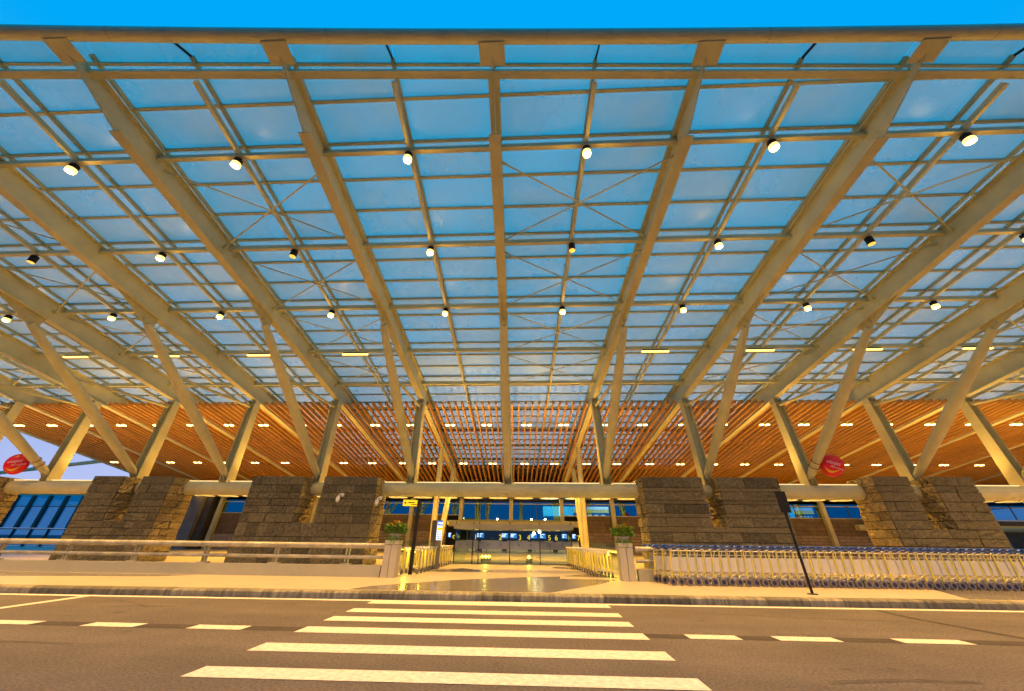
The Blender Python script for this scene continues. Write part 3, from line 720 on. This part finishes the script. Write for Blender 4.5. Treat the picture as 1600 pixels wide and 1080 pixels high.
planter(3.30, 14.06, 'right cream planter pillar next to the first luggage trolley', 'yellow orange flowers with trailing leaves on the right planter pillar')

# ================================================================== SIGNS
t = thing('traffic_sign', 'back of a black traffic sign on a thin post at the kerb', 'sign', (7.33, 11.31, .15))
MB().tube([(7.33, 11.31, .15), (7.33, 11.31, 2.55)], .034, 10).build('post', 'black', t)
mb = MB(); mb.box(7.19, 7.47, 11.25, 11.265, 2.06, 2.62); mb.box(7.20, 7.46, 11.266, 11.29, 2.16, 2.19); mb.box(7.20, 7.46, 11.266, 11.29, 2.48, 2.51); mb.build('sign_plate', 'black', t)
mb = MB(); mb.tube([(7.33, 11.31, .151), (7.33, 11.31, .17)], .12, 12); mb.build('base_plate', 'dgrey', t)

t = thing('direction_sign', 'lit yellow direction sign on a slim black post by the left planter', 'sign', (-4.34, 15.0, .15))
MB().box(-4.40, -4.28, 14.96, 15.05, .15, 2.62).build('post', 'black', t)
mm = facing((-4.66, 14.95, 2.53), (.42, -1, -.05))
def local_box(x0, x1, y0, y1, z0, z1, m_, name, m, parent):
    mb = MB(); mb.box(x0, x1, y0, y1, z0, z1); mb.v = [tuple(m_ @ Vector(v)) for v in mb.v]; return mb.build(name, m, parent)
local_box(-.30, .28, -.12, .12, -.05, 0, mm, 'sign_box', 'dgrey', t); local_box(-.29, .27, -.11, .11, .001, .008, mm, 'sign_face', 'ysign', t)
local_box(-.10, .16, .0, .035, .009, .013, mm, 'printed_line', 'signblack', t); local_box(.02, .24, -.06, -.035, .009, .013, mm, 'printed_line', 'signblack', t)
mb = MB(); mb.poly_prism([(-.26, 0, .012), (-.20, .05, .012), (-.20, .02, .012), (-.16, .02, .012), (-.16, -.02, .012), (-.20, -.02, .012), (-.20, -.05, .012)], (0, 0, .004)); mb.v = [tuple(mm @ Vector(v)) for v in mb.v]; mb.build('arrow', 'signblack', t)

t = thing('information_totem', 'tall dark information totem with a lit airline panel left of the doors', 'totem', (-4.2, 18.0, .15), rz=math.radians(-38), local=True)
MB().box(-.20, .16, -.15, .15, 0, 1.90).build('body', 'black', t)
def tpl(y0, y1, z0, z1, d, nm, m): MB().box(.161 + d, .172 + d, y0, y1, z0, z1).build(nm, m, t)
MB().box(-.20, .16, -.165, -.151, 0, 1.90).build('narrow_face', 'dgrey', t)
tpl(-.15, .15, .02, 1.08, 0, 'lower_panel', 'mid'); tpl(-.145, .145, 1.10, 1.88, 0, 'lit_panel', 'scr_white'); tpl(-.145, .145, 1.49, 1.61, .013, 'yellow_band', 'ysign'); tpl(-.145, .145, 1.68, 1.885, .013, 'header', 'scr_hdr')
for a_ in (-.10, -.02, .07): tpl(a_, a_ + .05, 1.74, 1.82, .026, 'header_mark', 'scr_white')
for r_ in range(4):
    for c_ in range(3): tpl(-.13 + c_*.092, -.13 + c_*.092 + .062, 1.13 + r_*.09, 1.18 + r_*.09, .013, 'airline_mark', ('scr_red', 'scr_dk', 'scr_dk', 'scr_hdr', 'scr_dk', 'scr_red', 'scr_dk', 'scr_red', 'scr_dk', 'scr_dk', 'scr_hdr', 'scr_dk')[r_*3 + c_])

# red oval balloons tied to struts
BR = .47
def balloon(i, k, side, rot, label, n_, off):
    bx = -1.08 + S*i; b0 = Vector((bx, YB - .10, 4.16)); ys = 12.48 + .175*i; t0 = Vector((RX(i, ys), ys, 9.52)); d = (t0 - b0).normalized(); p = b0 + d*k
    t = thing('advertising_balloon', label, 'balloon', tuple(p + Vector(off)), group='red oval balloons tied to the struts')
    c = p + Vector(off); mm = facing(c, n_) @ Matrix.Rotation(rot, 4, 'Z')
    mb = MB(); mb.ellipsoid((0, 0, 0), (BR, .54, .22), 28, 14); mb.v = [tuple(mm @ Vector(v)) for v in mb.v]; mb.build('envelope', 'red', t)
    # print follows the bulge
    def on(mtx_obj):
        me = mtx_obj.data; inv = mm.inverted()
        for v in me.vertices:
            q = inv @ v.co; r2 = 1 - (q.x/BR)**2 - (q.y/.54)**2; q.z = .22*math.sqrt(max(.02, r2)) + .006 + (q.z - .2)*.2; v.co = mm @ q
    o1 = text_mesh('lettering', 'vietjet', .215, 'letter', t, mm @ Matrix.Translation((-.02, .14, .2)) @ Matrix.Rotation(.04, 4, 'Z'), .004, .35); on(o1)
    o2 = text_mesh('lettering', 'Air.com', .155, 'letter', t, mm @ Matrix.Translation((.14, -.05, .2)), .004, .35); on(o2)
    mb = MB(); pts = []; m_ = 14
    up_ = [(-.28 + .54*a/m_, -.12 - .15*math.sin(math.pi*(a/m_)**.8)) for a in range(m_ + 1)]; lo_ = [(x, y - .095*math.sin(math.pi*min(1, a/m_*.9 + .08))**.8) for a, (x, y) in enumerate(up_)]
    vs = [(x, y, .2) for x, y in up_] + [(x, y, .2) for x, y in lo_]
    mb.add(vs, [(a, a + 1, m_ + 2 + a, m_ + 1 + a) for a in range(m_)]); mb.v = [tuple(mm @ Vector(v)) for v in mb.v]; o3 = mb.build('smile_mark', 'smile', t); on(o3)
    for kk in (-.16, .16):
        q = p + d*kk; mb = MB(); ring = []
        x_ = Vector((1, 0, 0)); y_ = d.cross(x_).normalized()
        x_ = y_.cross(d)
        for j in range(17): a = 2*math.pi*j/16; ring.append(q + (x_*math.cos(a) + y_*math.sin(a))*.215)
        mb.tube(ring, .018, 6, False); mb.tube([q + x_*side*.21, c + (q - p)*.6 - (c - p)*.35], .014, 6); mb.build('strap', 'strap', t)
balloon(-5, 1.05, -1, math.radians(14), 'red oval airline balloon on the far left strut, text facing the road', (.55, -1, -.12), (-.92, -.15, -.12))
balloon(3, 1.05, 1, math.radians(-26), 'red oval airline balloon on a strut right of the entrance', (-.5, -1, -.12), (.62, -.2, -.12))

# CCTV domes
def cctv(x, z, y, nx, label, k=.62):
    t = thing('dome_camera', label, 'security camera', (x, y, z), group='white dome cameras on the pier')
    mb = MB(); mb.box(x - .12*k, x + .12*k, y - .06, y, z - .13*k, z + .13*k); mb.build('wall_plate', 'letter', t)
    mb = MB(); mb.tube([(x, y - .05, z), (x - .06*k, y - .3*k, z + .02*k), (x - .10*k, y - .42*k, z - .06*k), (x - .10*k, y - .42*k, z - .16*k)], .045*k, 10); mb.build('arm', 'letter', t)
    c_ = (x - .10*k, y - .42*k)
    mb = MB(); mb.tube([(*c_, z - .14*k), (*c_, z - .2*k), (*c_, z - .42*k)], [.09*k, .14*k, .15*k], 16, False); mb.ellipsoid((*c_, z - .42*k), (.149*k, .149*k, .17*k), 16, 10); mb.build('housing', 'letter', t)
cctv(-9.35, 3.18, 18.66, 0, 'white dome camera on the front of the dark stone pier')
cctv(-7.50, 3.08, 19.0, 0, 'white dome camera on the edge of the pier beside the entrance')

# ================================================================== LUGGAGE TROLLEYS
def make_trolley(loc, label, group, hm='blue', wide=False):
    """local: pushed along +x, near side at y=0, far side at y=.62"""
    t = thing('luggage_trolley', label, 'luggage trolley', loc, group=group, local=True)
    for y in (.03, .59):
        MB().tube([(.0, y, .12), (.02, y, .30), (.08, y, .95)], [.030, .022, .018] if not wide else .036, 8).build('upright', 'yellow', t)
    mb = MB(); mb.tube([(.10, .02, .96), (.10, .60, .96)], .018, 8)
    mb.tube([(.06, .0, 1.0), (.16, .0, 1.045)], .034, 8); mb.tube([(.06, .62, 1.0), (.16, .62, 1.045)], .034, 8); mb.tube([(.15, .0, 1.04), (.15, .62, 1.04)], .03, 8)
    mb.build('handle', hm, t)
    MB().tube([(.02, .015, .93), (.13, .015, .975)], .017, 6).build('handle_bracket', 'chrome', t)
    MB().box(.055, .335, .045, .06, .36, .74).build('side_panel', 'adpanel', t)
    mb = MB(); mb.tube([(.09, .03, .9), (.30, .03, .9), (.30, .59, .9), (.09, .59, .9)], .014, 6); mb.tube([(.30, .3, .9), (.22, .3, .72)], .014, 6); mb.build('basket', 'chrome', t)
    mb = MB()
    for y in (.1, .5): mb.tube([(.02, y, .25), (.55, y, .19), (.84, y, .16)], .016, 6)
    for x_ in (.1, .34, .58, .82): mb.tube([(x_, .08, .235 - .08*x_), (x_, .52, .235 - .08*x_)], .013, 6)
    mb.tube([(.02, .1, .25), (.02, .5, .25)], .016, 6); mb.build('basket_frame', 'chrome', t)
    mb = MB(); mb.tube([(.02, .03, .24), (.32, .03, .38), (.34, .03, .80), (.08, .03, .80)], .012, 6); mb.build('side_rail', 'chrome', t)
    for (x_, y) in ((0, .02), (0, .60)):
        w = MB(); w.tube([(x_, y - .024, .105), (x_, y + .024, .105)], .104, 18); o = w.build('wheel', 'rubber', t)
        h = MB(); h.tube([(x_, y - .03, .105), (x_, y + .03, .105)], .058, 12); h.build('hub', 'hub', t)
    w = MB(); w.tube([(.84, .29, .07), (.84, .33, .07)], .07, 12); w.build('front_wheel', 'rubber', t)
    return t
proto = None; k = 0
for k in range(56):
    x_ = 3.62 + .248*k; y = 12.84 + .012*(x_ - 4.5)
    if k == 0: x_, y = 4.02, 14.0
    if k == 1: x_, y = 4.10, 13.6
    if k == 2: x_, y = 4.24, 13.25
    lab = f"luggage trolley with blue handle in the long nested row, {ordinal(k + 1)} from the left end"
    if not inframe((x_, y, .6), 40): break
    if proto is None: proto = make_trolley((x_, y, .15), lab, 'trolleys nested in the long row on the right')
    else: copy_tree(proto, (x_ + rnd.uniform(-.018, .018), y + rnd.uniform(-.025, .025), .15), rz=math.radians(rnd.uniform(-2.2, 2.2)), label=lab)
proto2 = None
for sd, x0, x1, nm in ((-1, -4.02, -3.95, 'left'), (1, 3.05, 2.62, 'right')):
    for k in range(13):
        y = 15.2 + .5*k; x_ = x0 + (x1 - x0)*k/12 
        lab = f"luggage trolley with yellow frame along the {nm} glass balustrade, {ordinal(k + 1)} from the road"
        if proto2 is None: proto2 = make_trolley((0, 0, 0), 'x', 'x', 'chrome', True)
        if sd < 0 and k == 0: tt = proto2; tt.location = (x_ - .1, y, .15); tt.rotation_euler = (0, 0, math.pi/2); tt['label'] = lab
        elif sd < 0: tt = copy_tree(proto2, (x_ - .1, y, .15), rz=math.pi/2, label=lab)
        else: tt = copy_tree(proto2, (x_, y + .0, .15), rz=math.pi/2, label=lab)
        tt.scale = (1, 1, .80)
        tt['group'] = f'trolleys parked along the {nm} balustrade'
# glass balustrades
for nm, xa, xb in (('left', -4.95, -4.95), ('right', 3.62, 3.30)):
    t = thing('glass_balustrade', f'{nm} glass balustrade with steel rail leading to the doors', 'balustrade', (xa, 17, .15))
    n_ = 5
    for k in range(n_):
        ya, yb = 14.6 + k*1.42, 14.6 + (k + 1)*1.42; pa = xa + (xb - xa)*k/n_; pb = xa + (xb - xa)*(k + 1)/n_
        MB().hexa([(pa, ya + .05, .25), (pa + .014, ya + .05, .25), (pb + .014, yb - .05, .25), (pb, yb - .05, .25), (pa, ya + .05, 1.22), (pa + .014, ya + .05, 1.22), (pb + .014, yb - .05, 1.22), (pb, yb - .05, 1.22)]).build('glass_panel', 'clear', t)
        MB().box(pa - .025, pa + .025, ya - .025, ya + .025, .15, 1.0).build('post', 'rail', t)
    MB().tube([(xa - .04, 14.6, .96), (xb - .04, 21.7, .96)], .03, 8).build('rail', 'rail', t)
    MB().box(min(xa, xb) - .03, max(xa, xb) - .0, 14.7, 21.6, .905, .922).build('rail_light', 'glowlamp2', t)
    sg = 1 if nm == 'left' else -1
    for yy in (15.6, 18.0, 20.4): lamp('rail_glow', 'POINT', (xa + sg*.18, yy, .82), 26, (1, .66, .06), shadow_soft_size=.08)

# ================================================================== ENTRANCE VESTIBULE
vs_ = thing('entrance_vestibule', 'glass entrance vestibule with black mullions, frosted band and glass roof slab', 'entrance', (-.85, 22, .15))
VX0, VX1, VY = -4.05, 2.35, 21.85
mx = [-4.05, -3.05, -2.72, -1.02, .62, 2.35]
for a, b in zip(mx, mx[1:]):
    MB().box(a + .03, b - .03, VY, VY + .015, .16, .84).build('glass_panel', 'clear', vs_); MB().box(a + .03, b - .03, VY, VY + .015, 1.215, 1.80).build('glass_panel', 'clear', vs_)
    MB().box(a + .03, b - .03, VY, VY + .016, .842, 1.213).build('frosted_band', 'frost', vs_)
    for q in (.3, .7):
        if b - a < .8: continue
        cx = a + (b - a)*q; mb = MB(); z = 1.05
        for sx, sz in ((1, 1), (1, -1), (-1, 1), (-1, -1)):
            mb.poly_prism([(cx + sx*.075, VY - .004, z), (cx, VY - .004, z + sz*.075), (cx, VY - .004, z + sz*.05), (cx + sx*.05, VY - .004, z)], (0, -.004, 0))
        mb.build('diamond_mark', 'dgrey', vs_)
for a in mx: MB().box(a - .022, a + .022, VY - .03, VY + .04, .15, 2.16).build('mullion', 'black', vs_)
for s_ in (VX0, VX1):
    MB().box(s_ - .008, s_ + .008, VY + .06, 25.6, .16, 1.80).build('side_glass', 'clear', vs_)
MB().box(VX0 - .1, VX1 + .12, VY - .1, 25.6, 1.805, 2.06).build('roof_slab', 'slabglass', vs_)
MB().box(VX0, VX1, VY + .02, VY + .06, .155, .20).build('threshold', 'rail', vs_)
for a in (-3.0, -.2, 1.7):
    MB().tube([(a, VY + .9, 1.79), (a, VY + .9, 1.803)], .1, 12).build('roof_lamp', 'pool', vs_)
# two white globe lamps hanging inside
for k, (a, z) in enumerate(((.32, 1.64), (.66, 1.72))):
    o = MB().ellipsoid((a, 23.5, z), (.07, .07, .07), 14, 10).build('globe_lamp', 'lamp'); tag(o, ('lower' if k == 0 else 'upper') + ' small white globe lamp inside the glass vestibule', 'lamp', 'globe lamps in the vestibule')
for k, (a, w) in enumerate(((-2.4, .55), (.02, .36))):
    t = thing('floor_lamp', ('long' if k == 0 else 'short') + ' yellow glowing lamp low behind the vestibule glass', 'lamp', (a, 22.8, .15))
    MB().box(a - w/2, a + w/2, 22.75, 22.9, .15, .38).build('base', 'dgrey', t); [MB().ellipsoid((a + q*w/3, 22.70, .46), (.085, .05, .075), 14, 8).build('lens', 'glowlamp', t) for q in ((-1, 0, 1) if k == 0 else (0,))]
    lamp('floor_lamp_glow', 'POINT', (a, 22.6, .5), 14, (1, .68, .08), shadow_soft_size=.1)

# ================================================================== TERMINAL BUILDING BEHIND
FY = 39.5
tb = thing('terminal_building', 'terminal front with stone cladding, blue window band and tube header behind the piers', 'building', (0, FY, .15))
posts = [-1.73 + 5.14*k for k in range(-7, 12)]
# cladding: horizontal boards below the windows, in bays, leaving the entrance and a gap on the left free
def cladding(x0, x1):
    z = .15; k = 0
    while z < 3.36:
        h = .26 if z < 1.9 else .36  # bottom rows use a paler stone: the light on them is painted in
        h = min(h, 3.40 - z)
        for u, v in (split(x0, x1, .8, 1.6) if z < 1.9 else split(x0, x1, 2.2, 2.6)):
            o_ = rnd.uniform(-.02, .02) if z < 1.9 else rnd.uniform(-.004, .004)
            MB().box(u + .01, v - .01, FY - .06 + o_, FY + .1, z + .012, z + h - .012).build('cladding_stone' if z < 1.9 else 'cladding_board', 'brown_lt' if z < 1.9 else 'brown', tb)
        z += h
    MB().box(x0, x1, FY + .05, FY + .25, .1, 3.4).build('wall_core', 'mortar', tb)
cladding(-17.2, -8.3); cladding(5.3, 13.6); cladding(25.0, 38.0)
MB().box(-33.2, -17.2, FY, FY + .25, .1, 3.4).build('wall', 'brown', tb)
MB().box(13.6, 25, FY, FY + .25, .1, 3.4).build('wall', 'brown', tb); MB().box(38, 62, FY, FY + .25, .1, 3.4).build('wall', 'brown', tb)
for x_ in (-33.0, -30, -27): MB().box(x_, x_ + 2.98, FY - .25, FY - .002, .15, 1.5).build('base_block', 'brown_lt', tb)
# windows
for a, b in zip(posts, posts[1:]):
    if a < -34: continue
    z0 = 2.98 if -8 < a < 3 else 3.42
    for u, v in ((a + .22, (a + b)/2 - .03), ((a + b)/2 + .03, b - .22)):
        w = MB().box(u, v, FY - .02, FY - .002, z0, 4.72).build('window', 'winglass', tb)
    MB().box(a + .2, b - .2, FY - .05, FY - .021, 4.50, 4.58).build('window_rail', 'steel2', tb)
    MB().box(a + .2, b - .2, FY - .05, FY - .021, z0, z0 + .08).build('window_rail', 'steel2', tb)
    MB().box((a + b)/2 - .028, (a + b)/2 + .028, FY - .06, FY - .002, z0 + .08, 4.72).build('window_mullion', 'dgrey', tb)
for a in posts:
    if a < -34: continue
    MB().box(a - .19, a + .19, FY - .45, FY - .07, .15 if a < -8.5 or a > 5.3 else 2.95, 5.0).build('facade_post', 'steel', tb)
# fascia over the windows with glowing discs standing in for the wall-wash light pools
MB().box(-38.6, 62, 37.2, 39.6, 4.98, 5.30).build('fascia', 'dgrey', tb)
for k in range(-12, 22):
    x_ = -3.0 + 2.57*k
    mb = MB(); mb.tube([(0, 0, 0), (0, 0, .02)], 1, 20); mb.v = [(x_ + v[0]*.95, 38.2 + v[1]*.75, 4.955 + v[2]) for v in mb.v]; mb.build('wallwash_pool', 'pool', tb)
    mb = MB(); mb.box(x_ - .02, x_ + .02, 37.3, 38.9, 4.93, 4.954); mb.build('pool_bar', 'dgrey', tb)
# header tube over the doors
MB().tube([(-8.0, FY - .5, 2.68), (5.0, FY - .5, 2.68)], .27, 16).build('header_tube', 'steel', tb)
MB().tube([(31.5, FY - .5, 2.68), (50.0, FY - .5, 2.68)], .27, 16).build('header_tube', 'steel', tb)
# left: granite block and blue curtain wall
t = thing('granite_block', 'plain dark grey granite block standing between the two left piers', 'block', (-35.5, 38.6, .15))
MB().box(-37.95, -33.9, 38.2, 40.0, .15, 5.0).build('face', 'mid', t); MB().box(-33.9, -33.15, 38.6, 40.0, .15, 5.0).build('dark_return', 'dgrey', t)
gw = thing('glass_wing', 'blue glazed terminal wing with dark mullions at the far left', 'building', (-52, FY, .15))
x_ = -66.0
while x_ < -38.3:
    b = min(x_ + 1.93, -38.0)
    MB().box(x_ + .05, b - .05, FY, FY + .03, 1.82, 3.86).build('window', 'winglass', gw); MB().box(x_ + .05, b - .05, FY, FY + .03, 3.96, 4.99).build('upper_window', 'skyglass', gw); MB().box(x_ + .16, b - .16, FY - .02, FY + .06, 3.865, 3.955).build('spandrel', 'dgrey', gw); MB().box(x_ + .05, b - .05, FY, FY + .03, .2, 1.70).build('window', 'winglass', gw)
    MB().box(x_ - .16, x_ + .16, FY - .12, FY + .25, 1.84, 5.0).build('mullion', 'dgrey', gw); MB().box(x_ - .06, x_ + .06, FY - .06, FY + .2, .16, 1.70).build('lower_mullion', 'black', gw)
    x_ += 1.93
MB().box(-66, -38, FY - .05, FY + .2, 1.70, 1.80).build('transom', 'brown', gw); MB().box(-66, -38, FY - .1, FY + .4, 5.0, 5.12).build('parapet', 'steel2', gw)
for z in (4.2, 4.55):
    MB().tube([(-66, FY + 1.2, z), (-38, FY + 1.2, z)], .03, 6).build('inner_rail', 'dgrey', gw)

# interior
def room(x0, x1, y1, name): 
    MB().box(x0, x1, FY + .3, y1, .10, .156).build('interior_floor', 'int_floor', kind='structure')
room(-66, 62, 58, 'hall')
MB().box(-66, 62, 57.9, 58.2, .1, 6.0).build('interior_wall', 'dark_int', kind='structure')
MB().box(-66, 62, 39.75, 58.2, 5.5, 5.7).build('interior_ceiling', 'dark_int', kind='structure')
for k, x_ in enumerate((-9, -3, 3, 9)):
    lamp('hall_lamp', 'AREA', (x_, 44, 5.3), 330, (1, .70, .35), size=3)
# check-in desks with screens and numbers
desk = None
for k, x_ in enumerate((-7.2, -4.3, -1.3, 1.6, 4.6)):
    lab = f"white check-in desk seen through the doors, {ordinal(k + 1)} from the left"
    if desk is None:
        desk = t = thing('checkin_desk', lab, 'desk', (x_, 46.4, .156), group='check-in desks in the hall', local=True)
        MB().box(-1.2, 1.2, 0, .7, 0, 1.0).build('front', 'adpanel', t); MB().box(-1.25, 1.25, -.08, .75, 1.002, 1.06).build('top', 'steel2', t); MB().box(-.2, .2, .2, .5, 1.062, 1.4).build('monitor', 'black', t)
    else: copy_tree(desk, (x_, 46.4, .156), label=lab)
NUMW = 'one two three four five six seven'.split()
SCR = [(-5.6, .85), (-2.75, .78), (-1.72, .78), (.62, .78), (1.60, .78), (4.15, .62), (5.25, .45), (-9.2, .35)]
for k, (x_, w) in enumerate(SCR):
    t = thing('counter_screen', f"blue check-in screen above the counters, {ordinal(sorted(q[0] for q in SCR).index(x_) + 1)} from the left", 'screen', (x_, 46, 1.45), group='blue screens above the check-in counters')
    MB().box(x_ - w/2 - .04, x_ + w/2 + .04, 46.02, 46.12, 1.42, 1.98).build('case', 'black', t); MB().box(x_ - w/2, x_ + w/2, 46, 46.018, 1.45, 1.95).build('display', 'scr_blue', t)
    for q in range(3): MB().box(x_ - w/2 + .06, x_ - w/2 + .06 + w*(.75 if q == 0 else rnd.uniform(.3, .6)), 45.985, 45.999, 1.83 - q*.13, 1.90 - q*.13).build('text_line', 'scr_white', t)
for n_, x_ in zip('1234567', (-6.12, -3.24, -.98, .02, 2.42, 3.2, 5.75)):
    t = text_mesh('counter_number', n_, .74, 'num', None, facing((x_, 45.9, 1.52), (0, -1, 0)), .02)
    tag(t, f'yellow numeral {NUMW[int(n_) - 1]} beside a blue check-in screen', 'numeral', 'counter numerals')
t = text_mesh('counter_letter', 'A', .75, 'num', None, facing((-9.55, 45.9, 2.9), (0, -1, 0)), .02); tag(t, 'yellow letter A high beside the left check-in screens', 'letter')
t = text_mesh('counter_letter', 'C', .5, 'num', None, facing((-8.65, 45.9, 1.5), (0, -1, 0)), .02); tag(t, 'yellow letter C low at the left edge of the vestibule', 'letter')
for k, (x_, m) in enumerate(((-6.1, 'chair_r'), (-5.2, 'chair_t'), (-4.6, 'chair_r'), (.0, 'chair_t'), (.9, 'chair_r'), (2.5, 'chair_r'))):
    t = thing('waiting_chair', ('rust red' if m == 'chair_r' else 'teal') + f" padded chair low inside the hall, {ordinal(k + 1)} chair from the left", 'chair', (x_, 41.6, .156), group='padded chairs inside the hall')
    MB().box(x_ - .3, x_ + .3, 41.5, 41.95, .45, .55).build('seat', m, t); MB().box(x_ - .3, x_ + .3, 41.9, 41.99, .56, 1.05).build('backrest', m, t)
    for s_ in (-.25, .25):
        for yy in (41.53, 41.9): MB().box(x_ + s_ - .02, x_ + s_ + .02, yy, yy + .04, .157, .449).build('leg', 'dgrey', t)
# LED boards seen through the window band
def board(x0, x1, z0, z1, y, label, cyan):
    t = thing('display_board', label, 'display', ((x0 + x1)/2, y, z0))
    MB().box(x0 - .05, x1 + .05, y + .02, y + .12, z0 - .05, z1 + .05).build('case', 'black', t); xm = x0 + (x1 - x0)*cyan
    if cyan > 0: MB().box(x0, xm, y, y + .018, z0, z1).build('picture', 'scr_cyan', t)
    if cyan < 1:
        h = z1 - z0
        MB().box(xm + .02, x1, y, y + .018, z1 - h*.3, z1).build('header', 'scr_white', t); MB().box(xm + .02, x1, y, y + .018, z1 - h*.62, z1 - h*.3 - .004).build('yellow_row', 'scr_yel', t)
        MB().box(xm + .02, x1, y, y + .018, z0, z1 - h*.62 - .004).build('dark_row', 'scr_dk', t)
        for q in range(5): a = xm + .2 + (x1 - xm - .4)*q/5; MB().box(a, a + (x1 - xm)*.11, y - .012, y - .001, z0 + h*.08, z0 + h*.2).build('text_mark', 'scr_white' if q else 'scr_red', t)
board(1.75, 9.4, 3.75, 4.80, 45.4, 'wide flight board, cyan on the left and yellow rows on the right', .46)
board(22.4, 24.4, 3.7, 4.7, 45.4, 'small flight board with yellow row behind the traffic sign', .2)
board(27.0, 32.6, 3.8, 4.9, 45.4, 'cyan flight board glowing beside the rough right pier', .6)
